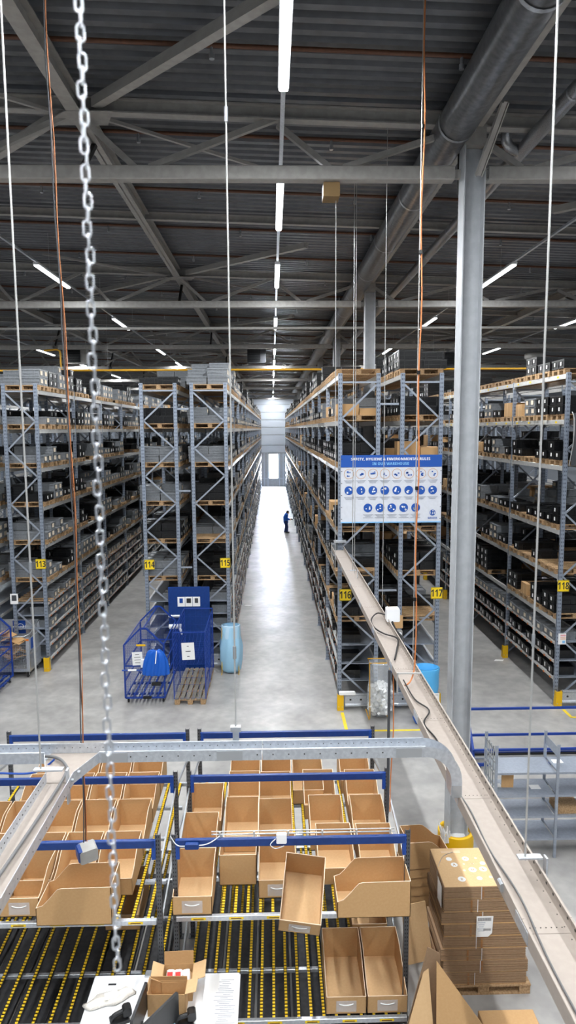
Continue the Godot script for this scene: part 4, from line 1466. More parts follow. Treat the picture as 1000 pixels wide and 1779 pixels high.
func hanger(o: Node3D, x: float, d: float, y: float, top: float, w: float) -> void:
	var rod := part(o, "hanging_rod", MB.new().tube(V(x, y, d), V(x, top, d), 0.007, 8), M.rod)
	part(rod, "coupler", MB.new().tube(V(x, y + 1.45, d), V(x, y + 1.53, d), 0.012, 8), M.zinc)
	part(rod, "coupler", MB.new().tube(V(x, y + 5.6, d), V(x, y + 5.68, d), 0.012, 8), M.zinc)
	part(o, "bracket", MB.new().box(V(x + w / 2 - 0.04, y, d), Vector3(w + 0.02, 0.012, 0.05)).box(V(x + w, y - 0.13, d), Vector3(0.012, 0.26, 0.05)), M.galv)


func trays() -> void:
	# main tray along the aisle to rack 116
	var o := thing("cable_tray", "long beige perforated cable tray running to the rack with the foam block", "tray")
	var d := 2.2
	var x := 1.61
	var y := 4.2
	var w := 0.3
	var spots := MB.new()
	while d < 16.6:
		var e := minf(d + 1.5, 16.7)
		var b := MB.new()
		channel(b, V(x, y, d + 0.004), V(x, y, e), w, 0.1)
		part(o, "tray_section", b, M.tray)
		holes(spots, V(x - 0.13, y + 0.003, d + 0.05), V(x + 0.13, y + 0.003, d + 0.05), 0.03, Vector3.UP, 0.008)
		holes(spots, V(x + 0.147, y + 0.06, d), V(x + 0.147, y + 0.06, e), 0.1, Vector3.LEFT, 0.018)
		for s in [-0.13, 0.13]:
			holes(spots, V(x + s, y + 0.003, d), V(x + s, y + 0.003, e), 0.1, Vector3.UP, 0.008)
		part(o, "joint_plate", MB.new().box(V(x - w / 2 - 0.004, y + 0.05, e), Vector3(0.004, 0.08, 0.2)), M.galv)
		d = e
	part(o, "perforation", spots, M.dark_hole).set_meta("kind", "stuff")
	hanger(o, 1.66, 4.2, 4.36, roof_y(1.66), 0.14)
	hanger(o, 1.6, 13.5, 4.36, roof_y(1.6), 0.1)
	part(o, "bracket", MB.new().box(V(1.58, 4.36, 7.65), Vector3(0.28, 0.012, 0.03)).box(V(1.44, 4.25, 7.65), Vector3(0.012, 0.24, 0.03)), M.rod)
	part(o, "bracket", MB.new().box(V(1.68, 4.4, 16.85), Vector3(0.3, 0.04, 0.2)), M.galv)
	part(o, "clip", MB.new().soft(V(1.45, 4.27, 4.05), Vector3(0.03, 0.06, 0.06), 0.01), M.zinc)
	# cross tray over the flow rack, dropping into the main tray
	o = thing("cable_tray", "galvanised cable tray crossing above the flow rack and bending down", "tray")
	var yb := 4.64
	var dc := 5.135
	var seg := [-3.6, -1.95]
	var b := MB.new()
	channel(b, V(-3.6, yb, dc), V(-1.78, yb, dc), 0.16, 0.085)
	part(o, "tray_section", b, M.galv)
	b = MB.new()
	for s in [0.07]:
		b.bar(V(-1.78, yb + 0.042, dc + 0.08), V(-1.36, yb + 0.042, dc + 0.08), 0.004, 0.085)
	part(o, "tray_section", b, M.galv)
	for e in [[-1.36, -0.1], [-0.096, 1.18]]:
		b = MB.new()
		channel(b, V(e[0], yb, dc), V(e[1], yb, dc), 0.16, 0.085)
		part(o, "tray_section", b, M.galv)
	var hs := MB.new()
	holes(hs, V(-1.3, yb + 0.045, dc - 0.083), V(1.15, yb + 0.045, dc - 0.083), 0.12, Vector3.BACK, 0.012)
	holes(hs, V(-3.4, yb + 0.05, dc + 0.077), V(1.15, yb + 0.05, dc + 0.077), 0.06, Vector3.BACK, 0.008)
	part(o, "perforation", hs, M.dark_hole).set_meta("kind", "stuff")
	for xx in [-1.24, -0.35, 1.05]:
		part(o, "joint_plate", MB.new().box(V(xx, yb + 0.042, dc - 0.085), Vector3(0.2, 0.075, 0.005)), M.zinc)
	# the bend: walls of arc shape and the floor between
	var arc := []
	var inner := []
	for k in 9:
		var a := PI / 2 * k / 8
		arc.append(Vector2(1.18 + 0.295 * sin(a), yb + 0.085 - 0.295 * (1 - cos(a))))
		inner.append(Vector2(1.18 + 0.21 * sin(a), yb - 0.21 * (1 - cos(a))))
	arc.append(Vector2(1.475, 4.31))
	inner.append(Vector2(1.39, 4.31))
	b = MB.new()
	for k in arc.size() - 1:
		for dd in [dc - 0.08, dc + 0.08]:
			b.both(Vector3(inner[k].x, inner[k].y, -dd), Vector3(inner[k + 1].x, inner[k + 1].y, -dd), Vector3(arc[k + 1].x, arc[k + 1].y, -dd), Vector3(arc[k].x, arc[k].y, -dd))
		b.both(Vector3(inner[k].x, inner[k].y, -dc + 0.08), Vector3(inner[k + 1].x, inner[k + 1].y, -dc + 0.08), Vector3(inner[k + 1].x, inner[k + 1].y, -dc - 0.08), Vector3(inner[k].x, inner[k].y, -dc - 0.08))
	part(o, "bend", b, M.galv)
	part(o, "joint_plate", MB.new().box(V(1.432, 4.35, dc - 0.085), Vector3(0.075, 0.1, 0.005)), M.zinc)
	# branch towards the packing table, with mitred mouth
	b = MB.new()
	b.box(V(-1.57, yb, (dc + 2.0) / 2), Vector3(0.2, 0.004, dc - 2.0))
	part(o, "branch_floor", b, M.tray)
	part(o, "branch_floor", MB.new().prism(PackedVector2Array([Vector2(-1.78, 5.055), Vector2(-1.67, 4.75), Vector2(-1.47, 4.75), Vector2(-1.36, 5.055), Vector2(-1.36, 5.21), Vector2(-1.78, 5.21)]), 0.004, Transform3D(Basis(Vector3.RIGHT, Vector3(0, 0, -1), Vector3.UP), Vector3(0, yb + 0.003, 0))), M.tray)
	for e in [[V(-1.47, yb + 0.042, 2.0), V(-1.47, yb + 0.042, 4.76)], [V(-1.47, yb + 0.042, 4.75), V(-1.36, yb + 0.042, 5.055)], [V(-1.67, yb + 0.042, 2.0), V(-1.67, yb + 0.042, 4.76)], [V(-1.67, yb + 0.042, 4.75), V(-1.78, yb + 0.042, 5.055)]]:
		part(o, "branch_wall", MB.new().bar(e[0], e[1], 0.004, 0.085), M.galv)
	hs = MB.new()
	holes(hs, V(-1.665, yb + 0.045, 2.2), V(-1.665, yb + 0.045, 4.7), 0.05, Vector3.RIGHT, 0.01)
	holes(hs, V(-1.467, yb + 0.03, 2.2), V(-1.467, yb + 0.03, 4.7), 0.12, Vector3.RIGHT, 0.008)
	part(o, "perforation", hs, M.dark_hole).set_meta("kind", "stuff")
	part(o, "bolt", MB.new().tube(V(-1.465, yb + 0.06, 4.68), V(-1.445, yb + 0.06, 4.68), 0.012, 8), M.zinc)
	part(o, "bolt", MB.new().tube(V(-1.445, yb + 0.07, 4.78), V(-1.425, yb + 0.07, 4.78), 0.012, 8), M.zinc)
	hanger(o, -1.695, 4.73, 4.76, roof_y(-1.66), 0.19)
	var rod := part(o, "hanging_rod", MB.new().tube(V(-0.31, 4.74, 5.23), V(-0.31, roof_y(-0.3), 5.23), 0.0065, 8), M.rod)
	part(rod, "coupler", MB.new().tube(V(-0.31, 5.4, 5.23), V(-0.31, 5.5, 5.23), 0.014, 8), M.zinc)
	part(rod, "coupler", MB.new().tube(V(-0.31, 9.4, 5.23), V(-0.31, 9.5, 5.23), 0.014, 8), M.zinc)
	part(o, "bracket", MB.new().box(V(-0.31, 4.73, 5.23), Vector3(0.05, 0.16, 0.02)).box(V(-0.31, 4.82, 5.23), Vector3(0.08, 0.04, 0.05)), M.zinc)
	one("tray_cable", "bundle of grey cables curving through the tray junction", "cable", MB.new().pipe(smooth([V(-1.9, yb + 0.03, 5.12), V(-1.72, yb + 0.03, 5.1), V(-1.6, yb + 0.03, 4.98), V(-1.55, yb + 0.03, 4.8), V(-1.56, yb + 0.03, 4.2), V(-1.6, yb + 0.03, 3.2), V(-1.58, yb + 0.03, 2.2)]), 0.012, 6), M.cable_grey)
	one("tray_cable", "bright blue cable sagging under the cross tray", "cable", MB.new().pipe(smooth([V(-3.0, yb - 0.02, 5.0), V(-2.2, yb - 0.04, 5.0), V(-1.9, yb - 0.05, 5.0), V(-1.78, yb - 0.02, 5.02), V(-1.7, yb + 0.04, 5.04)]), 0.008, 6), M.blue)
	one("tray_cable", "thin grey cable snaking along the long beige tray", "cable", MB.new().pipe(smooth([V(1.5, y + 0.02, 6.0), V(1.5, y + 0.02, 5.4), V(1.53, y + 0.02, 5.0), V(1.52, y + 0.02, 4.5), V(1.56, y + 0.02, 4.0), V(1.53, y + 0.02, 3.4), V(1.55, y + 0.02, 2.4)]), 0.007, 6), M.cable_grey)
	one("tray_cable", "loose black cable loop on the beige tray by the white box", "cable", MB.new().pipe(smooth([V(1.75, y + 0.12, 10.3), V(1.66, y + 0.07, 10.6), V(1.52, y + 0.06, 10.3), V(1.5, y + 0.05, 9.9), V(1.6, y + 0.04, 9.6), V(1.74, y + 0.06, 9.3), V(1.66, y + 0.03, 8.9), V(1.56, y + 0.03, 8.5)]), 0.011, 6), M.rubber)
	one("tray_cable", "thin black cable trailing in the beige tray", "cable", MB.new().pipe(smooth([V(1.5, y + 0.1, 7.6), V(1.55, y + 0.03, 7.2), V(1.64, y + 0.03, 6.9), V(1.52, y + 0.02, 6.6), V(1.56, y + 0.02, 6.2), V(1.5, y + 0.02, 5.7)]), 0.008, 6), M.rubber)
	one("tray_cable", "orange cable curling out of the tray to the hanging lead", "cable", MB.new().pipe(smooth([V(1.66, 4.5, 7.72), V(1.64, 4.36, 7.7), V(1.58, 4.28, 7.6), V(1.5, 4.27, 7.5)]), 0.009, 6), M.cable_orange)
	# small white control box on the tray
	o = thing("control_box", "small white control box with black leads beside the beige tray", "box", V(1.83, 4.36, 10.2))
	part(o, "body", MB.new().soft(Vector3.ZERO, Vector3(0.2, 0.2, 0.16), 0.012), M.white)
	part(o, "leads", MB.new().pipe(smooth([Vector3(-0.02, -0.09, 0.06), Vector3(0.02, -0.2, 0.2), Vector3(0.06, -0.22, 0.5), Vector3(0.0, -0.2, 0.8)]), 0.02, 6), M.rubber)
	# the orange lead hanging beside the column
	var pts := []
	for k in 24:
		pts.append(V(1.66 + 0.012 * sin(k * 1.1), lerpf(4.45, roof_y(1.66), k / 23.0), 7.75))
	o = thing("power_lead", "orange power lead hanging beside the grey column to the beige tray", "cable")
	part(o, "lead", MB.new().pipe(pts, 0.009, 6), M.cable_orange)
	part(o, "support_wire", MB.new().tube(V(1.64, 4.36, 7.76), V(1.64, roof_y(1.64), 7.76), 0.006, 5), M.rod)
	for k in 5:
		part(o, "cable_tie", MB.new().tube(V(1.65, 5.2 + 1.3 * k, 7.75), V(1.65, 5.24 + 1.3 * k, 7.75), 0.02, 8), M.black)
	# conduit from the flow rack up to the tray
	o = thing("conduit", "dark conduit rising from the flow rack to the beige tray", "pipe", V(1.44, 0, 8.2))
	part(o, "tube", MB.new().tube(Vector3(0, 2.3, 0), Vector3(0, 4.2, 0), 0.018, 8), M.charcoal)
	part(o, "lead", MB.new().pipe(smooth([Vector3(0.05, 4.2, 0), Vector3(0.06, 3.4, 0), Vector3(0.03, 2.8, 0.02), Vector3(0.02, 2.35, 0.05)]), 0.008, 6), M.cable_orange)
	# the brown lead at 113's side with its hanging socket box
	o = thing("power_lead", "dark and orange power lead hanging past the tray junction with a grey socket box", "cable")
	pts = []
	for k in 28:
		var t := k / 27.0
		pts.append(V(-1.86 + 0.03 * sin(t * 5.0) + 0.006 * sin(k * 2.1), lerpf(3.2, roof_y(-1.8), t), 6.3))
	part(o, "lead", MB.new().pipe(pts, 0.006, 6), M.rust)
	pts = []
	for k in 28:
		var t := k / 27.0
		pts.append(V(-1.85 + 0.03 * sin(t * 5.0) + 0.008 * sin(k * 1.3 + 1), lerpf(3.2, roof_y(-1.8), t), 6.29))
	part(o, "lead", MB.new().pipe(pts, 0.0035, 6), M.cable_orange)
	pts = []
	for k in 28:
		var t := k / 27.0
		pts.append(V(-1.868 + 0.03 * sin(t * 5.0) - 0.006 * sin(k * 1.7 + 2), lerpf(3.2, roof_y(-1.8), t), 6.28))
	part(o, "lead", MB.new().pipe(pts, 0.006, 6), M.charcoal)
	var sock := part(o, "socket_box", MB.new().soft(V(-1.84, 3.1, 6.28), Vector3(0.17, 0.14, 0.14), 0.015, Basis.from_euler(Vector3(0.15, 0.5, 0.05))), M.steel)
	part(sock, "socket_face", MB.new().soft(V(-1.905, 3.11, 6.24), Vector3(0.05, 0.12, 0.12), 0.01, Basis.from_euler(Vector3(0.15, 0.5, 0.05))), M.navy)
	# the long link chain close to the camera
	o = thing("chain", "long bright steel link chain hanging in front of the racks", "chain", V(-0.33, 0, 1.3))
	var link := MB.new()
	pts = []
	for k in 16:
		var a := TAU * k / 16
		pts.append(Vector3(0.0066 * cos(a), 0.0066 * sin(a) + (0.0076 if sin(a) > 0 else -0.0076), 0))
	link.pipe(pts, 0.0023, 6, true)
	var lm := link.mesh()
	var yy := 6.1
	var i := 0
	while yy < 12.0 and i < 280:
		part(o, "link", lm, M.chain, Vector3(0.002 * sin(i * 1.9), yy, 0.002 * sin(i * 2.7)), Basis(Vector3.UP, (PI / 2 if i % 2 else 0.0) + 0.35 + 0.12 * sin(i * 1.3)))
		yy += 0.0236
		i += 1


# ---------------------------------------------------------------- carton flow rack
func open_bin(at: Vector3, label: String, group := "", turn := 0.0, tilt := Vector3.ZERO, w := 0.46, l := 0.68, hb := 0.4, hf := 0.23, pocket := true, cf := 1.0) -> Node3D:
	# front lip at +z, tall back at -z, base in the middle of its floor
	var o := thing("cardboard_bin", label, "bin", at, group)
	o.basis = Basis.from_euler(tilt) * Basis(Vector3.UP, turn)
	var t := 0.007
	var g := RandomNumberGenerator.new()
	g.seed = int(absf(at.x) * 1000) + int(absf(at.z) * 777)
	var prof := PackedVector2Array([Vector2(-l / 2, 0), Vector2(l / 2, 0), Vector2(l / 2, hf)])
	var cut := []
	for k in 7:
		var u := k / 6.0
		cut.append(Vector2(l / 2 - 0.03 - (l - 0.26) * cf * u, hf + 0.01 + (hb - hf - 0.015) * (u * u * (3 - 2 * u)) + g.randf_range(-0.004, 0.004)))
	prof.append_array(PackedVector2Array(cut))
	prof.append(Vector2(-l / 2, hb))
	# profile runs along z: x of the polygon becomes z
	var side_t := Basis(Vector3(0, 0, 1), Vector3.UP, Vector3(-1, 0, 0))
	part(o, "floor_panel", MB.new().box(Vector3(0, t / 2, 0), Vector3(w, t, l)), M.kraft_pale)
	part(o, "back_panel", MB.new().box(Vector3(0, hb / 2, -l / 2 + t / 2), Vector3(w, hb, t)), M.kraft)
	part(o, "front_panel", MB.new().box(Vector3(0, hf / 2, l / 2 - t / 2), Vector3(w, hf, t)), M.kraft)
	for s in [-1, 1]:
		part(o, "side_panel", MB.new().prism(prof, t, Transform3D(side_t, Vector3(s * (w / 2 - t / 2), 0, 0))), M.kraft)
	var e := MB.new()
	for s in [-1, 1]:
		var p := Vector3(s * (w / 2 - t / 2), hf, l / 2)
		for c in cut:
			var q := Vector3(s * (w / 2 - t / 2), c.y, c.x)
			e.bar(p, q, t + 0.001, 0.003)
			p = q
		e.bar(p, Vector3(s * (w / 2 - t / 2), hb, -l / 2), t + 0.001, 0.003)
	e.bar(Vector3(-w / 2, hb, -l / 2 + t / 2), Vector3(w / 2, hb, -l / 2 + t / 2), t + 0.001, 0.003)
	e.bar(Vector3(-w / 2, hf, l / 2 - t / 2), Vector3(w / 2, hf, l / 2 - t / 2), t + 0.001, 0.003)
	part(o, "cut_edge", e, M.kraft_edge)
	if pocket:
		var pk := part(o, "label_pocket", MB.new().box(Vector3(0.0, hf * 0.45, l / 2 + 0.003), Vector3(0.24, 0.15, 0.003)), M.film)
		var pts := []
		for k in 7:
			var a := -0.4 + 0.8 * k / 6.0
			pts.append(Vector3(0.085 * (k / 3.0 - 1.0), hf * 0.45 + 0.045 - 0.03 * cos(a * 3.0), l / 2 + 0.006))
		part(pk, "paper_strip", MB.new().pipe(pts, 0.006, 5), M.paper)
	return o


func flow_bay(x0: float, x1: float, label: String) -> Node3D:
	var o := thing("carton_flow_rack", label, "rack")
	var um := cached("flow_upright", func():
		var b := MB.new()
		b.box(Vector3(0, 1.25, 0.02), Vector3(0.06, 2.5, 0.005))
		b.box(Vector3(-0.028, 1.25, 0), Vector3(0.005, 2.5, 0.045))
		b.box(Vector3(0.028, 1.25, 0), Vector3(0.005, 2.5, 0.045))
		b.box(Vector3(0, 0.005, 0), Vector3(0.12, 0.01, 0.1))
		return b)
	var ds := [7.52, 9.0, 10.35]
	for d in ds:
		for x in [x0, x1]:
			part(o, "upright", um, M.flow_upright, V(x, 0, d))
		part(o, "blue_beam", MB.new().soft(V((x0 + x1) / 2, 2.4, d - 0.03), Vector3(0.05, 0.1, x1 - x0 - 0.07), 0.008, Basis(Vector3(0, 0, -1), Vector3.UP, Vector3.RIGHT)), M.navy)
		for x in [x0 + 0.045, x1 - 0.045]:
			part(o, "beam_bracket", MB.new().box(V(x, 2.33, d - 0.035), Vector3(0.045, 0.24, 0.04)), M.blue)
	# side ties
	for x in [x0, x1]:
		for y in [0.5, 1.3, 2.0]:
			part(o, "side_tie", MB.new().bar(V(x, y, ds[0]), V(x, y + 0.25, ds[1]), 0.02, 0.035), M.zinc)
			part(o, "side_tie", MB.new().bar(V(x, y + 0.25, ds[1]), V(x, y, ds[2]), 0.02, 0.035), M.zinc)
	return o


# one roller level: rails, cross bars and the roller tracks
func flow_level(o: Node3D, x0: float, x1: float, df: float, yf: float, dr: float, yr: float, tracks: Array) -> void:
	var xm := (x0 + x1) / 2
	var w := x1 - x0 - 0.04
	var across := Basis(Vector3(0, 0, -1), Vector3.UP, Vector3.RIGHT)
	var lv := part(o, "front_rail", MB.new().soft(V(xm, yf - 0.02, df), Vector3(0.05, 0.065, w), 0.006, across), M.galv)
	for k in 6:
		part(lv, "yellow_label", MB.new().box(V(x0 + 0.28 + (w - 0.5) * k / 5.0, yf - 0.018, df - 0.027), Vector3(0.17, 0.028, 0.003)), M.sign_yellow)
		part(lv, "printed_code", MB.new().box(V(x0 + 0.28 + (w - 0.5) * k / 5.0, yf - 0.018, df - 0.0295), Vector3(0.12, 0.01, 0.002)), M.rust)
	part(o, "rear_rail", MB.new().soft(V(xm, yr - 0.02, dr), Vector3(0.05, 0.06, w), 0.006, across), M.galv)
	for t in [0.25, 0.55, 0.8]:
		part(o, "cross_bar", MB.new().soft(V(xm, lerpf(yf, yr, t) - 0.06, lerpf(df, dr, t)), Vector3(0.05, 0.05, w), 0.005, across), M.galv)
	var l := dr - df
	var slope := atan2(yr - yf, l)
	var key := "%.2f" % l
	var ch := cached("track" + key, func():
		var b := MB.new()
		b.box(Vector3(0, -0.018, 0), Vector3(0.042, 0.004, l))
		for s in [-1, 1]:
			b.box(Vector3(s * 0.021, -0.005, 0), Vector3(0.003, 0.03, l))
		return b)
	var ro := cached("rollers" + key, func():
		var b := MB.new()
		var n := int(l / 0.046)
		for k in n:
			var z := -l / 2 + 0.046 * (k + 0.5)
			b.tube(Vector3(-0.016, 0.004, z), Vector3(0.016, 0.004, z), 0.0135, 8)
		return b)
	for x in tracks:
		var tr := part(o, "roller_track", ch, M.track, V(x, (yf + yr) / 2, (df + dr) / 2), Basis(Vector3.RIGHT, slope))
		part(tr, "rollers", ro, M.roller).set_meta("kind", "stuff")


func flow_rack() -> void:
	M.flow_upright = perforated(c8(96, 98, 102), c8(28, 28, 30), 0.05, 0.06)
	M.track = paint(c8(70, 72, 76), 0.5, 0.4)
	var right := flow_bay(-1.19, 1.56, "carton flow rack bay holding the tilted bin and two low bins")
	var left := flow_bay(-4.18, -1.38, "carton flow rack bay under the tray junction and packing table")
	var lane := func(a: float, b: float, n: int) -> Array:
		var r := []
		for k in n:
			r.append(lerpf(a, b, float(k) / (n - 1)))
		return r
	flow_level(right, -1.19, 1.56, 7.42, 1.52, 10.3, 1.62, lane.call(-1.08, 1.45, 18))
	flow_level(right, -1.19, 1.56, 7.3, 0.26, 10.3, 0.48, lane.call(-1.08, 1.45, 18))
	flow_level(left, -4.18, -1.38, 7.4, 1.5, 10.3, 1.62, lane.call(-4.05, -1.5, 15))
	flow_level(left, -4.18, -1.38, 7.3, 0.26, 10.3, 0.48, lane.call(-4.05, -1.5, 14))
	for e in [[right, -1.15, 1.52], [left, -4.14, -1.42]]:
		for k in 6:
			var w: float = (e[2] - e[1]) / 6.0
			part(e[0], "dark_gap_panel", MB.new().soft(V(e[1] + w * (k + 0.5), 0.1, 8.8), Vector3(w - 0.03, 0.02, 2.9), 0.006), M.mat)  # dark panels added beneath the low roller tracks to darken the gaps
	# wiring along the blue beam
	var o := thing("light_rail", "slim grey wiring rail with junction boxes on the blue beam", "rail", V(0.2, 2.49, 7.5))
	part(o, "conduit", MB.new().tube(V(-0.95, 0, 0), V(1.2, 0.0, 0), 0.008, 6), M.zinc)
	part(o, "conduit", MB.new().tube(V(-0.95, 0.03, 0.01), V(1.2, 0.03, 0.01), 0.007, 6), M.rod)
	for k in 6:
		part(o, "clip", MB.new().box(V(-0.85 + 0.4 * k, 0.01, -0.01), Vector3(0.02, 0.06, 0.03)), M.rod)
	part(o, "junction_box", MB.new().soft(V(-0.13, -0.02, -0.06), Vector3(0.12, 0.11, 0.06), 0.01), M.white)
	part(o, "junction_box", MB.new().soft(V(-1.17, -0.09, -0.07), Vector3(0.16, 0.06, 0.06), 0.01), M.navy)
	part(o, "lead", MB.new().pipe(smooth([V(-1.42, 0.02, -0.05), V(-1.35, -0.08, -0.06), V(-1.25, -0.1, -0.06), V(-1.0, -0.08, -0.06), V(-0.85, 0.0, -0.03)]), 0.006, 5), M.white)
	part(o, "lead", MB.new().pipe(smooth([V(-0.2, -0.03, -0.06), V(-0.26, -0.1, -0.06), V(-0.2, -0.15, -0.06), V(-0.1, -0.12, -0.06)]), 0.006, 5), M.white)
	# bins on the middle level
	var mid := func(d: float) -> float:
		return 1.548 + 0.034 * (d - 7.4)
	for e in [[-0.98, 7.73, "open cardboard bin at the mouth of the roller lane beside the gap between the bays"], [0.02, 7.98, "open cardboard bin with a torn pocket beside the tilted bin"]]:
		open_bin(V(e[0], mid.call(e[1]), e[1]), e[2])
	open_bin(V(-0.47, mid.call(8.22), 8.22), "cardboard bin turned backwards with its tall end forward", "", PI)
	for e in [[-1.0, 8.5], [-0.98, 9.23], [-0.46, 8.86], [-0.46, 9.55], [0.0, 8.8], [0.0, 9.52], [0.5, 9.95], [0.76, 8.2], [0.7, 8.87], [0.65, 9.56], [1.29, 8.18], [1.28, 8.86], [1.28, 9.54], [-0.46, 10.2], [0.02, 10.2], [1.24, 10.2]]:
		var where := "the lane beside the gap between bays"
		if e[0] > 1.1:
			where = "the lane at the end upright"
		elif e[0] > 0.3:
			where = "the lane beside the empty tracks"
		elif e[0] > -0.2:
			where = "the lane behind the torn pocket bin"
		elif e[0] > -0.7:
			where = "the lane of the backward bin"
		var place: String = "first" if e[1] < 8.4 else ("second" if e[1] < 9.0 else ("third" if e[1] < 9.7 else "last"))
		open_bin(V(e[0], mid.call(e[1]), e[1]), "open cardboard bin, %s queued in %s" % [place, where], "bins queued in the bay with the tilted bin", 0, Vector3(0.033, 0, 0), 0.46, 0.66, 0.4, 0.22, false)
	open_bin(V(0.29, 1.76, 7.3), "cardboard bin tilted forward over the front rail of the flow rack", "", -0.12, Vector3(0.46, 0, -0.06))
	open_bin(V(1.12, 1.63, 7.42), "cardboard bin laid sideways across the lane mouths by the end upright", "", -PI / 2, Vector3.ZERO, 0.46, 0.84, 0.44, 0.2, false, 0.45)
	# bins on the low level
	open_bin(V(0.82, 0.33, 7.72), "long open cardboard bin on the lowest roller level beside the bare tracks", "", 0, Vector3(0.06, 0, 0), 0.47, 0.82, 0.44, 0.23)
	open_bin(V(1.31, 0.33, 7.72), "long open cardboard bin on the lowest roller level at the end upright", "", 0, Vector3(0.06, 0, 0), 0.47, 0.82, 0.44, 0.23)
	open_bin(V(1.25, 0.4, 8.75), "cardboard bin in shade behind the two low bins", "", 0, Vector3(0.06, 0, 0), 0.47, 0.7, 0.44, 0.23, false)
	# bins in the other bay
	for r in 4:
		var d: float = [8.1, 8.84, 9.56, 10.2][r]
		for c in 5:
			var x: float = -1.98 - 0.49 * c
			if c == 4 and r > 1:
				continue
			open_bin(V(x, mid.call(d), d), "open cardboard bin in the %s row, lane %s under the tray junction" % [["front", "second", "third", "rear"][r], ["beside the gap", "behind the sideways bin", "behind the pocketed bin", "under the tray branch", "past the tray branch"][c]], "bins queued under the tray junction", 0, Vector3(0.033, 0, 0), 0.46, 0.68, 0.4, 0.22, false)
	open_bin(V(-2.99, mid.call(7.72) + 0.01, 7.75), "open cardboard bin with a label pocket beside the sideways bin", "")
	open_bin(V(-2.31, 1.57, 7.48), "cardboard bin laid sideways on the rail under the tray junction", "", -PI / 2, Vector3.ZERO, 0.46, 0.86, 0.46, 0.22, false, 0.45)
	open_bin(V(-3.75, mid.call(7.8), 7.8), "open cardboard bin at the lane mouth half hidden by the tray branch", "")
	var lb := open_bin(V(-2.1, 0.42, 9.0), "cardboard bin in shade on the lowest level of the bay by the table", "", 0, Vector3(0.06, 0, 0), 0.47, 0.7, 0.44, 0.23, false)
	lb.set_meta("category", "bin")


# ---------------------------------------------------------------- packing table and the carton stack
func flap_box(at: Vector3, w: float, h: float, l: float, turn: float, label: String, flaps: Array) -> Node3D:
	var o := thing("cardboard_carton", label, "box", at)
	o.rotation.y = turn
	var t := 0.006
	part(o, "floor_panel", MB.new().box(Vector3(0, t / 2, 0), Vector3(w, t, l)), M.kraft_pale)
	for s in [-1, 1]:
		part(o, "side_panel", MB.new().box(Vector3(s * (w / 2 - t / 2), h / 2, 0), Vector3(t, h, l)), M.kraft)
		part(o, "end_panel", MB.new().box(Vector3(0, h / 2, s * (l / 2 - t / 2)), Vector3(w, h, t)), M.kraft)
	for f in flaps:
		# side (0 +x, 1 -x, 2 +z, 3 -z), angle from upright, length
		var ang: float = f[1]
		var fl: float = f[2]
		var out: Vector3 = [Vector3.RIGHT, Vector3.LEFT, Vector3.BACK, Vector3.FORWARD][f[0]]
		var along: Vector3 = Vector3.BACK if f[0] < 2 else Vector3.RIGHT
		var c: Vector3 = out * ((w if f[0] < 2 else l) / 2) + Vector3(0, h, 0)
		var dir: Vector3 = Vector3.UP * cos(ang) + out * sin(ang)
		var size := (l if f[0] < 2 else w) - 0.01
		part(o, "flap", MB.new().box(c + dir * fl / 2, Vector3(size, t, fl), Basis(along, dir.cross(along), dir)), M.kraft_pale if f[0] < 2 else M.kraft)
	return o


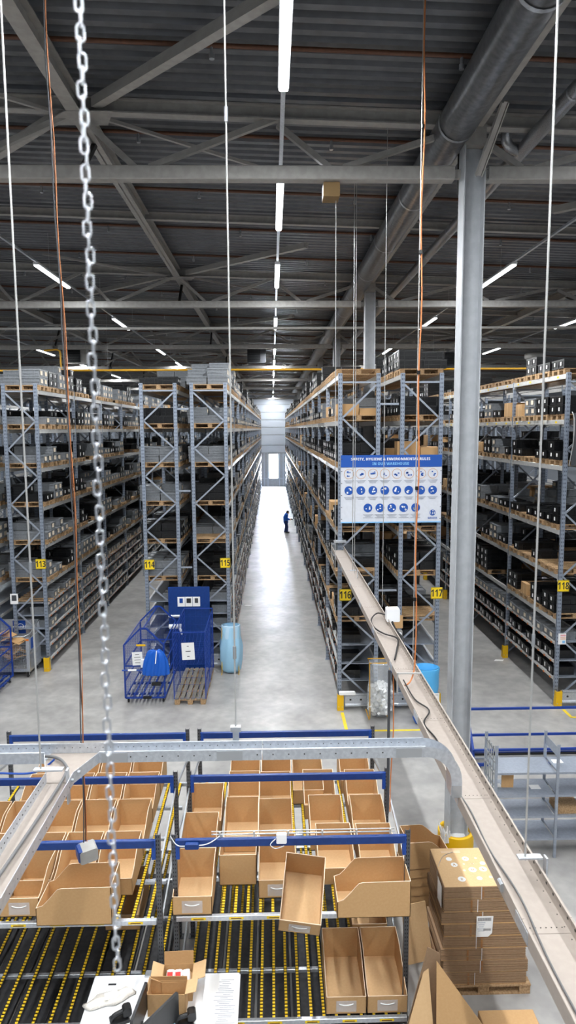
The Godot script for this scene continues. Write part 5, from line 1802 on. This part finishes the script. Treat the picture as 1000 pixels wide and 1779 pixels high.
func packing() -> void:
	var o := thing("packing_table", "white topped packing table with paper sheets in front of the flow rack", "table", V(-1.27, 0, 6.6))
	part(o, "table_top", MB.new().soft(Vector3(0, 0.885, 0), Vector3(1.68, 0.03, 1.36), 0.008), M.table)
	for x in [-0.78, 0.78]:
		for z in [-0.62, 0.62]:
			part(o, "leg", MB.new().box(Vector3(x, 0.435, z), Vector3(0.05, 0.87, 0.05)), M.steel)
	part(o, "clamp", MB.new().soft(Vector3(-0.2, 0.91, -0.67), Vector3(0.12, 0.03, 0.06), 0.01), M.zinc)
	one("desk_pad", "white printed sheet pad lying along the edge of the packing table", "pad", MB.new().soft(V(-0.62, 0.9025, 6.75), Vector3(0.4, 0.004, 1.0), 0.001), M.paper)
	var ink := MB.new()
	var g := RandomNumberGenerator.new()
	g.seed = 12
	for k in 34:
		ink.box(Vector3(0.04 + g.randf_range(-0.02, 0.02), 0.003, -0.42 + 0.025 * k), Vector3(g.randf_range(0.08, 0.24), 0.0006, 0.006))
	var pad: Node3D = get_node("desk_pad")
	pad.position = Vector3.ZERO
	part(pad, "printed_lines", ink, M.ink_pale, V(-0.62, 0.9025, 6.75)).set_meta("kind", "stuff")
	o = flap_box(V(-1.11, 0.9, 7.02), 0.34, 0.24, 0.26, 0.03, "open brown carton with packets inside at the back of the table", [[3, 0.1, 0.15], [0, 1.25, 0.15], [1, 1.15, 0.13]])
	for k in 3:
		var p := one("snack_packet", ["small red and white packet in the carton beside the other red one", "small red and white packet in the middle of the carton", "small clear and white packet in the carton"][k], "packet", MB.new().soft(Vector3.ZERO, Vector3(0.085, 0.05, 0.11), 0.02), M.white, V(-1.2 + 0.09 * k, 1.08, 7.05), "", Basis.from_euler(Vector3(0.6, 0.1 * k, 0.1)))
		if k < 2:
			part(p, "red_print", MB.new().box(Vector3(0, 0.026, 0.0), Vector3(0.06, 0.003, 0.06)), M.red)
	one("carton_filling", "crumpled paper filling in the open carton", "paper", MB.new().soft(V(-1.11, 1.02, 7.02), Vector3(0.3, 0.1, 0.22), 0.03), M.kraft_pale)
	flap_box(V(-1.19, 0.9, 6.8), 0.41, 0.26, 0.2, -0.02, "open brown carton in front of the one with packets", [[0, 1.3, 0.12], [1, 0.2, 0.05], [3, -0.1, 0.05]])
	# parcel in clear film
	o = thing("padded_parcel", "crumpled clear plastic parcel with a white label on the table", "parcel", V(-1.86, 0.9, 6.93))
	o.rotation.y = 0.35
	var pb := MB.new().lathe([Vector2(0.0, 0.0), Vector2(0.16, 0.004), Vector2(0.19, 0.02), Vector2(0.16, 0.045), Vector2(0.08, 0.055), Vector2(0.0, 0.055)], 18, Vector3.ZERO, Vector3(1.55, 1, 0.5))
	for k in pb.v.size():
		pb.v[k] += Vector3(0, 0.012 * sin(pb.v[k].x * 40.0) * (pb.v[k].y / 0.05), 0.02 * sin(pb.v[k].x * 23.0))
	part(o, "wrapping", pb.renormal(), M.wrap)
	part(o, "address_label", MB.new().box(Vector3(0.02, 0.06, 0), Vector3(0.14, 0.003, 0.1)), M.paper)
	# scanners
	for e in [[-1.69, 6.66, 0.4, "black hand scanner in its cradle beside the film parcel"], [-0.99, 6.6, 0.2, "black hand scanner in its cradle in front of the carton"]]:
		o = thing("hand_scanner", e[3], "scanner", V(e[0], 0.9, e[1]))
		o.rotation.y = e[2]
		part(o, "cradle", MB.new().soft(Vector3(0, 0.02, 0), Vector3(0.2, 0.04, 0.13), 0.012), M.plastic_black)
		part(o, "handle", MB.new().pipe(smooth([Vector3(-0.08, 0.04, 0), Vector3(-0.06, 0.08, 0), Vector3(0.02, 0.1, 0), Vector3(0.08, 0.12, 0)]), 0.026, 10), M.plastic_black)
		part(o, "head", MB.new().soft(Vector3(0.08, 0.1, 0), Vector3(0.09, 0.1, 0.09), 0.02), M.plastic_black)
	# thin screens seen nearly from above
	for e in [[-1.44, 6.5, PI / 2 - 0.12, "slim dark monitor standing edge on beside the scanner"], [-1.2, 6.4, 0.95, "dark tablet screen leaning in front of the brown carton"]]:
		o = thing("computer_screen", e[3], "monitor", V(e[0], 0.9, e[1]))
		o.rotation.y = e[2]
		part(o, "housing", MB.new().soft(Vector3(0, 0.23, 0), Vector3(0.5, 0.3, 0.03), 0.006), M.plastic_black)
		part(o, "screen_glass", MB.new().box(Vector3(0, 0.23, -0.017), Vector3(0.47, 0.27, 0.004)), M.black)
		part(o, "stand_neck", MB.new().box(Vector3(0, 0.06, 0.02), Vector3(0.06, 0.12, 0.02)), M.plastic_black)
		part(o, "stand_foot", MB.new().soft(Vector3(0, 0.006, 0.02), Vector3(0.2, 0.012, 0.14), 0.004), M.plastic_black)
	one("tape_strip", "short dark strip lying on the white table top", "strip", MB.new().box(V(-1.88, 0.903, 7.15), Vector3(0.09, 0.005, 0.02)), M.ink)
	one("tape_dispenser", "small blue and clear tape dispenser between the screen and scanner", "dispenser", MB.new().soft(V(-1.08, 0.93, 6.62), Vector3(0.07, 0.06, 0.1), 0.02), M.bag_blue)
	# stack of flattened cartons on its pallet
	var sx := 2.64
	var sd := 8.26
	o = thing("stack_pallet", "pallet under the tall stack of flattened cartons", "pallet", V(sx, 0, sd))
	part(o, "deck", pallet_mesh(), M.wood)
	var y := 0.146
	for k in 8:
		var h := 0.168
		var b := thing("carton_bundle", "strapped bundle of flattened brown cartons in the tall stack", "bundle", V(sx + 0.02 * sin(k * 2.2), y, sd + 0.01 * sin(k * 3.1)), "bundles of flattened cartons in the tall stack")
		if k == 7:
			b.set_meta("label", "topmost bundle of flattened cartons printed with pale round marks")
			b.remove_meta("group")
		for j in 12:
			var off := 0.004 * sin(j * 3.7 + k)
			part(b, "flat_carton", MB.new().box(Vector3(off, h * (j + 0.5) / 12, -off), Vector3(1.08, h / 12 - (0.0012 if j else 0.005), 0.79)), M.kraft_grey if j else M.kraft)
		part(b, "strap", MB.new().box(Vector3(-0.12 + 0.05 * (k % 3), h / 2, 0.398), Vector3(0.006, h, 0.004)), M.white)
		part(b, "join_seam", MB.new().box(Vector3(-0.2 + 0.15 * (k % 2), h / 2, 0.397), Vector3(0.025, h - 0.01, 0.003)), M.tape)
		if k == 7:
			part(b, "top_sheet", MB.new().box(Vector3(0, h + 0.003, 0), Vector3(1.07, 0.006, 0.785)), M.kraft_pale)
			var marks := [[-0.34, -0.16, 0.04], [-0.12, -0.16, 0.045], [0.02, -0.17, 0.02], [-0.3, -0.04, 0.045], [-0.17, -0.05, 0.015], [-0.06, -0.05, 0.02], [0.08, -0.06, 0.035], [-0.2, 0.08, 0.02], [-0.09, 0.07, 0.05], [0.05, 0.06, 0.05], [-0.28, 0.25, 0.05], [-0.05, 0.24, 0.035], [0.1, 0.22, 0.025]]
			for m in marks:
				part(b, "printed_disc", MB.new().disc(Vector3(m[0], h + 0.0075, m[1]), Vector3.UP, m[2], 18), M.paper if m[2] > 0.03 else M.kraft_edge)
			for t in [["H", -0.12, -0.16], ["A", -0.3, -0.04], ["K", -0.06, -0.05], ["M", -0.09, 0.07], ["&", 0.05, 0.06], ["2", -0.28, 0.25]]:
				lettering(b, "printed_letter", t[0], 0.04, M.kraft, Vector3(t[1], h + 0.0085, t[2]), Basis(Vector3.RIGHT, -PI / 2))
			for j in 2:
				part(b, "printed_line", MB.new().box(Vector3(-0.28, h + 0.007, -0.33 + 0.03 * j), Vector3(0.26, 0.001, 0.012)), M.kraft_edge)
			part(b, "cord", MB.new().pipe(smooth([Vector3(-0.25, h + 0.012, -0.3), Vector3(-0.4, h + 0.012, -0.22), Vector3(-0.5, h + 0.01, -0.05), Vector3(-0.545, h - 0.02, 0.05), Vector3(-0.55, h - 0.1, 0.06)]), 0.003, 5), M.rod)
		y += h
	o = thing("shipping_label", "white shipping label with barcodes on the front of the carton stack", "label", V(2.62, 0.97, sd - 0.408))
	part(o, "sheet", MB.new().prism(PackedVector2Array([Vector2(-0.105, -0.15), Vector2(0.05, -0.15), Vector2(0.1, -0.1), Vector2(0.11, 0.13), Vector2(-0.1, 0.13)]), 0.003), M.paper)
	var bars := MB.new()
	for k in 24:
		bars.box(Vector3(-0.08 + 0.007 * k, 0.09, 0.003), Vector3(0.0024 + 0.002 * float((k * 7) % 3 == 0), 0.045, 0.001))
	for k in 14:
		bars.box(Vector3(-0.01 + 0.007 * k, -0.05, 0.003), Vector3(0.003, 0.03, 0.001))
	part(o, "barcode", bars, M.ink).set_meta("kind", "stuff")
	for k in 5:
		part(o, "printed_line", MB.new().box(Vector3(-0.04, 0.045 - 0.028 * k, 0.003), Vector3(0.1 - 0.02 * (k % 3), 0.008, 0.001)), M.ink_pale)
	one("side_label", "white document pouch on the side of the carton stack", "label", MB.new().box(V(2.094, 1.3, 8.05), Vector3(0.004, 0.3, 0.2)), M.paper)
	# loose bins and sheets leaning around the stack
	for k in 6:
		open_bin(V(2.2 + 0.008 * k, 0.005 + 0.15 * k, 9.6 - 0.012 * k), "nested cardboard bin, %s of the pile behind the carton stack" % ["lowest", "second", "third", "fourth", "fifth", "topmost"][k], "", PI / 2 + 0.1, Vector3.ZERO, 0.46 - 0.004 * (k % 2), 0.66 - 0.012 * (k % 2), 0.42, 0.2, false, 0.8)
	one("carton_sheet", "flat pale cardboard sheet leaning between flow rack and carton stack", "cardboard", MB.new().soft(Vector3.ZERO, Vector3(0.36, 0.72, 0.012), 0.004), M.kraft_pale, V(1.9, 0.42, 8.45), "", Basis.from_euler(Vector3(-0.35, 0.25, 0)))
	# big folded sheet standing like a tent
	o = thing("folded_carton", "large brown carton folded to a ridge standing by the flow rack end", "box", V(1.85, 0, 7.0))
	var sl := MB.new()
	var top := Vector3(-0.02, 1.32, -0.25)
	var fr := Vector3(-0.02, 1.16, 0.15)
	part(o, "slope_panel", MB.new().prism(PackedVector2Array([Vector2(0, 0), Vector2(0.9, 0), Vector2(0.0, 1.14)]), 0.01, Transform3D(Basis.from_euler(Vector3(-0.18, -0.15, 0)), Vector3(-0.05, 0.02, 0.1))), M.kraft)
	part(o, "slope_panel", MB.new().prism(PackedVector2Array([Vector2(-0.5, 0), Vector2(0, 0), Vector2(0.0, 1.14)]), 0.01, Transform3D(Basis.from_euler(Vector3(-0.25, 0.2, 0)), Vector3(-0.05, 0.02, 0.1))), M.kraft_pale)
	part(o, "back_panel", MB.new().prism(PackedVector2Array([Vector2(-0.3, 0), Vector2(0.3, 0), Vector2(0.12, 1.18), Vector2(-0.05, 1.32)]), 0.01, Transform3D(Basis.from_euler(Vector3(0.1, 0.35, 0)), Vector3(-0.12, 0.0, -0.25))), M.kraft_grey)
	part(o, "printed_disc", MB.new().disc(Vector3(0, 0, 0), Vector3.BACK, 0.045, 16), M.paper, Vector3(-0.2, 0.42, 0.16), Basis.from_euler(Vector3(-0.25, 0.2, 0)))
	one("flat_box", "closed brown carton with a white strap lying before the carton stack", "box", MB.new().soft(V(2.72, 0.155, 7.0), Vector3(0.66, 0.31, 0.6), 0.008), M.kraft)


# ---------------------------------------------------------------- shelving and blue frame beyond the column
func right_side() -> void:
	var o := thing("column_guard", "round yellow plastic guard around the foot of the grey column", "guard", V(2.92, 0, 10.3))
	var prof := [Vector2(0.27, 0.0), Vector2(0.285, 0.02), Vector2(0.285, 0.73), Vector2(0.275, 0.75), Vector2(0.235, 0.75), Vector2(0.23, 0.7), Vector2(0.23, 0.2)]
	part(o, "shell", MB.new().lathe(prof, 32), M.yellow)
	part(o, "filling", MB.new().lathe([Vector2(0.0, 0.68), Vector2(0.232, 0.66)], 24), M.foam)
	part(o, "bolt", MB.new().tube(Vector3(0.1, 0.52, 0.262), Vector3(0.105, 0.52, 0.285), 0.018, 8), M.zinc)
	one("film_scrap", "crumpled clear film stuffed into the yellow column guard", "film", tuft(V(2.72, 0.66, 10.14)), M.foam)
	# grey shelving unit
	o = thing("shelving_unit", "grey steel shelving unit with four shelves beyond the column", "shelf", V(3.66, 0, 10.62))
	var sw := 1.03
	for k in 3:
		for z in [0.0, -0.54]:
			part(o, "post", cached("shelf_post", func(): return MB.new().box(Vector3(0, 1.0, 0.015), Vector3(0.045, 2.0, 0.003)).box(Vector3(-0.02, 1.0, 0), Vector3(0.003, 2.0, 0.03)).box(Vector3(0.02, 1.0, 0), Vector3(0.003, 2.0, 0.03))), M.rack, Vector3(sw * k, 0, z))
		if k:
			part(o, "top_tie", MB.new().box(Vector3(sw * k, 1.85, -0.27), Vector3(0.004, 0.16, 0.5)), M.rack)
	part(o, "mesh_end", mesh_end(), M.zinc)
	for k in 2:
		for y in [1.5, 1.1, 0.73, 0.33]:
			part(o, "shelf_board", MB.new().soft(Vector3(sw * (k + 0.5), y, -0.27), Vector3(sw - 0.03, 0.035, 0.54), 0.006), M.rack)
	one("brown_sheet", "brown cardboard sheet hanging from the top shelf of the grey unit", "cardboard", MB.new().soft(V(3.9, 1.33, 10.75), Vector3(0.2, 0.26, 0.02), 0.004), M.kraft)
	for k in 4:
		one("folded_carton_pile", "flat folded carton lying on a lower shelf of the grey unit", "cardboard", MB.new().soft(V(4.95, 0.762 + 0.025 * k, 10.85), Vector3(0.42, 0.022, 0.36), 0.003), M.wood, Vector3.ZERO, "flat cartons on the grey unit")
	for e in [[4.42, 1.123, 10.88, "white paper sheet on the second shelf of the grey unit"], [4.83, 1.523, 10.98, "white paper sheet on the top shelf of the grey unit"], [3.78, 1.123, 10.95, "white wrapped paper pad on the second shelf of the grey unit"]]:
		one("paper_sheet", e[3], "paper", MB.new().soft(V(e[0], e[1], e[2]), Vector3(0.17, 0.01, 0.12), 0.002), M.paper)
	# long blue cart frame
	o = thing("blue_cart_frame", "long low blue tubular cart frame on the floor before rack 118", "cart", V(4.2, 0, 14.2))
	var l := 3.4
	for z in [0.0, 1.1]:
		for x in [0.0, l]:
			part(o, "post", MB.new().bar(Vector3(x, 0.06, -0.0 + z * 0.5), Vector3(x, 1.1 if z == 0.0 else 0.42, 0.0 + z * 0.5), 0.045, 0.045), M.cage_blue)
	part(o, "top_rail", MB.new().bar(Vector3(0, 1.1, 0), Vector3(l, 1.1, 0), 0.045, 0.045), M.cage_blue)
	part(o, "middle_rail", MB.new().bar(Vector3(0, 0.5, 0), Vector3(l, 0.5, 0), 0.045, 0.045), M.cage_blue)
	part(o, "middle_rail", MB.new().bar(Vector3(0, 0.42, 0.55), Vector3(l, 0.42, 0.55), 0.045, 0.045), M.cage_blue)
	part(o, "bottom_rail", MB.new().bar(Vector3(0, 0.1, 0), Vector3(l, 0.1, 0), 0.045, 0.06), M.cage_blue)
	part(o, "bottom_rail", MB.new().bar(Vector3(0, 0.1, 0.55), Vector3(l, 0.1, 0.55), 0.045, 0.06), M.cage_blue)
	for s in 3:
		part(o, "roller_rail", MB.new().bar(Vector3(0.05, 0.18, 0.1 + 0.16 * s), Vector3(l, 0.18, 0.1 + 0.16 * s), 0.05, 0.03), M.zinc if s != 1 else M.black)
	part(o, "end_slope", MB.new().bar(Vector3(0, 1.1, 0), Vector3(0, 0.42, 0.55), 0.045, 0.045), M.cage_blue)
	var m := MB.new()
	clipped_wires(m, PackedVector2Array([Vector2(0, 0.08), Vector2(0.55, 0.08), Vector2(0.55, 0.42), Vector2(0, 1.1)]), Transform3D(Basis(Vector3(0, 0, 1), Vector3.UP, Vector3(-1, 0, 0)), Vector3.ZERO), 0.03, 0.008)
	part(o, "end_mesh", m, M.cage_blue)
	for x in [0.15, l - 0.2]:
		for z in [0.05, 0.5]:
			castor(o, Vector3(x, 0.045, z), 0.043)
	one("roller_frame", "grey roller conveyor frame behind the shelving unit", "conveyor", MB.new().bar(V(3.55, 0.24, 12.6), V(5.6, 0.24, 12.6), 0.06, 0.05).bar(V(3.55, 0.24, 12.2), V(5.6, 0.24, 12.2), 0.06, 0.05).bar(V(3.7, 0.12, 12.4), V(3.7, 0.12, 12.6), 0.05, 0.24).bar(V(5.5, 0.12, 12.4), V(5.5, 0.12, 12.6), 0.05, 0.24), M.charcoal)
	# red board leaning under the tray
	o = thing("red_board", "red printed board standing below the beige tray", "board", V(2.95, 0, 6.35))
	part(o, "panel", MB.new().prism(PackedVector2Array([Vector2(-0.02, 0.2), Vector2(0.42, 0.2), Vector2(0.3, 0.6), Vector2(0.0, 1.0)]), 0.02), M.red, Vector3(0.0, 0, 0), Basis(Vector3.UP, -0.3))
	part(o, "print_patch", MB.new().box(Vector3(0.12, 0.55, 0.014), Vector3(0.09, 0.22, 0.004)), M.kraft_pale, Vector3.ZERO, Basis(Vector3.UP, -0.3))
	part(o, "foot", MB.new().box(Vector3(0.18, 0.1, 0), Vector3(0.3, 0.2, 0.06)), M.rust, Vector3.ZERO, Basis(Vector3.UP, -0.3))


# crumpled film: thin pointed folds
func tuft(at: Vector3) -> MB:
	var b := MB.new()
	var g := RandomNumberGenerator.new()
	g.seed = 41
	for k in 16:
		var a := g.randf() * TAU
		var p := at + Vector3(cos(a), 0, sin(a)) * g.randf_range(0.01, 0.07)
		var q := p + Vector3(g.randf_range(-0.08, 0.03), g.randf_range(0.12, 0.3), g.randf_range(-0.04, 0.04))
		b.tube(p, q, g.randf_range(0.02, 0.045), 5, 0.006)
	return b


func mesh_end() -> MB:
	var b := MB.new()
	for k in 6:
		b.box(Vector3(-0.02, 0.9 + 0.2 * k, -0.27), Vector3(0.012, 0.03, 0.54))
		b.box(Vector3(-0.02, 1.4, -0.54 * k / 5.0), Vector3(0.012, 1.1, 0.03))
	return b


# ---------------------------------------------------------------- the person in the aisle
# smooth blend of tapered capsules, meshed as surface nets
func blob(bones: Array, cell: float, k := 0.03) -> ArrayMesh:
	var lo := Vector3.ONE * 1e9
	var hi := -lo
	for b in bones:
		for e in [[b[0], b[2]], [b[1], b[3]]]:
			var r: float = e[1] + cell * 2
			lo = lo.min(e[0] - Vector3.ONE * r)
			hi = hi.max(e[0] + Vector3.ONE * r)
	var n := Vector3i(((hi - lo) / cell).ceil()) + Vector3i.ONE
	var f := PackedFloat32Array()
	f.resize(n.x * n.y * n.z)
	f.fill(1.0)
	for iz in n.z:
		for iy in n.y:
			for ix in n.x:
				var p := lo + Vector3(ix, iy, iz) * cell
				var v := 1.0
				for b in bones:
					var pa: Vector3 = p - b[0]
					var ba: Vector3 = b[1] - b[0]
					var t := clampf(pa.dot(ba) / maxf(ba.length_squared(), 1e-9), 0, 1)
					var q: float = (pa - ba * t).length() - lerpf(b[2], b[3], t)
					var h := clampf(0.5 + 0.5 * (v - q) / k, 0, 1)
					v = lerpf(v, q, h) - k * h * (1 - h)
				f[(iz * n.y + iy) * n.x + ix] = v
	var at := {}
	var st := SurfaceTool.new()
	st.begin(Mesh.PRIMITIVE_TRIANGLES)
	st.set_smooth_group(0)
	var count := 0
	for iz in n.z - 1:
		for iy in n.y - 1:
			for ix in n.x - 1:
				var sum := Vector3.ZERO
				var hits := 0
				for e in 12:
					var ax := e / 4
					var j := e % 4
					var a := Vector3i(ix, iy, iz)
					a[(ax + 1) % 3] += j & 1
					a[(ax + 2) % 3] += j >> 1
					var c := a
					c[ax] += 1
					var fa := f[(a.z * n.y + a.y) * n.x + a.x]
					var fc := f[(c.z * n.y + c.y) * n.x + c.x]
					if (fa < 0) != (fc < 0):
						sum += Vector3(a).lerp(Vector3(c), fa / (fa - fc))
						hits += 1
				if hits:
					at[Vector3i(ix, iy, iz)] = count
					st.add_vertex(lo + sum / hits * cell)
					count += 1
	for c in at:
		for ax in 3:
			var a: Vector3i = c
			var d: Vector3i = c
			d[ax] += 1
			if d.x >= n.x or d.y >= n.y or d.z >= n.z:
				continue
			var fa := f[(a.z * n.y + a.y) * n.x + a.x]
			var fc := f[(d.z * n.y + d.y) * n.x + d.x]
			if (fa < 0) == (fc < 0):
				continue
			var u := Vector3i.ZERO
			var w := Vector3i.ZERO
			u[(ax + 1) % 3] = 1
			w[(ax + 2) % 3] = 1
			if not (at.has(a - u) and at.has(a - w) and at.has(a - u - w)):
				continue
			var quad := [at[a], at[a - u], at[a - u - w], at[a - w]]
			if fa < 0:
				quad.reverse()
			for i in [0, 1, 2, 0, 2, 3]:
				st.add_index(quad[i])
	st.generate_normals()
	return st.commit()


func person() -> void:
	# stands side on to the camera, facing the rack of 116 (+x), head bowed over a hand scanner
	var o := thing("person", "person in blue jacket and dark trousers standing with bowed head in the aisle", "person", V(0.95, 0, 47.3))
	var P := func(x: float, y: float, z := 0.0) -> Vector3:
		return Vector3(x, y, z)
	var body := []
	# legs, torso, neck, head, arms as one figure
	for s in [-1, 1]:
		var hip: Vector3 = P.call(-0.02, 0.78, 0.09 * s)
		var knee: Vector3 = P.call(0.03 * s + 0.02, 0.42, 0.09 * s)
		var ankle: Vector3 = P.call(0.07 * s - 0.02, 0.08, 0.09 * s)
		body.append([hip, knee, 0.095, 0.06])
		body.append([knee, ankle, 0.06, 0.042])
	body.append([P.call(-0.02, 0.8), P.call(-0.04, 1.08), 0.135, 0.125])
	body.append([P.call(-0.04, 1.08), P.call(0.02, 1.26), 0.13, 0.12])
	body.append([P.call(0.02, 1.24, -0.12), P.call(0.02, 1.24, 0.12), 0.075, 0.075])
	body.append([P.call(0.04, 1.28), P.call(0.1, 1.38), 0.05, 0.05])
	body.append([P.call(0.12, 1.43), P.call(0.14, 1.4), 0.088, 0.07])
	part(o, "body", blob(body, 0.024), M.skin)
	part(o, "hair", blob([[P.call(0.1, 1.46), P.call(0.07, 1.42), 0.094, 0.08]], 0.02, 0.01), M.hair)
	var jk := [[P.call(-0.02, 0.74), P.call(-0.05, 1.08), 0.165, 0.155], [P.call(-0.05, 1.08), P.call(0.015, 1.26), 0.155, 0.13], [P.call(0.02, 1.24, -0.15), P.call(0.02, 1.24, 0.15), 0.085, 0.085]]
	for s in [-1, 1]:
		jk.append([P.call(0.02, 1.23, 0.17 * s), P.call(0.03, 0.98, 0.2 * s), 0.07, 0.055])
		jk.append([P.call(0.03, 0.98, 0.2 * s), P.call(0.21, 0.93, 0.15 * s), 0.055, 0.045])
	part(o, "jacket", blob(jk, 0.024), M.jacket)
	var tr := []
	for s in [-1, 1]:
		tr.append([P.call(-0.02, 0.78, 0.085 * s), P.call(0.03 * s + 0.02, 0.42, 0.09 * s), 0.115, 0.085])
		tr.append([P.call(0.03 * s + 0.02, 0.42, 0.09 * s), P.call(0.07 * s - 0.02, 0.1, 0.09 * s), 0.085, 0.07])
	part(o, "trousers", blob(tr, 0.024), M.trousers)
	for s in [-1, 1]:
		part(o, "shoe", blob([[P.call(0.07 * s - 0.06, 0.045, 0.09 * s), P.call(0.07 * s + 0.12, 0.04, 0.09 * s), 0.045, 0.038]], 0.016, 0.01), M.black)
	# hands: palm, four fingers and a thumb curled round the scanner and the other hanging forward
	for s in [-1, 1]:
		var w: Vector3 = P.call(0.22, 0.93, 0.15 * s)
		var hand := [[w, w + Vector3(0.07, -0.005, -0.02 * s), 0.026, 0.03]]
		for fi in 4:
			var base := w + Vector3(0.08, 0.02 - 0.016 * fi, -0.03 * s)
			var ln: float = [0.05, 0.055, 0.05, 0.04][fi]
			hand.append([base, base + Vector3(ln * 0.6, -0.005, -0.012 * s), 0.009, 0.009])
			hand.append([base + Vector3(ln * 0.6, -0.005, -0.012 * s), base + Vector3(ln * 0.7, -0.02, -0.035 * s), 0.009, 0.008])
		hand.append([w + Vector3(0.04, 0.02, -0.015 * s), w + Vector3(0.09, 0.04, -0.035 * s), 0.011, 0.009])
		part(o, "hand", blob(hand, 0.006, 0.006), M.skin)
	var sc := one("handheld_scanner", "small dark handheld scanner held by the person in the aisle", "scanner", MB.new().soft(V(1.28, 0.95, 47.3), Vector3(0.16, 0.05, 0.1), 0.012).soft(V(1.36, 0.93, 47.3), Vector3(0.06, 0.08, 0.07), 0.012), M.plastic_black)
	sc.set_meta("category", "scanner")
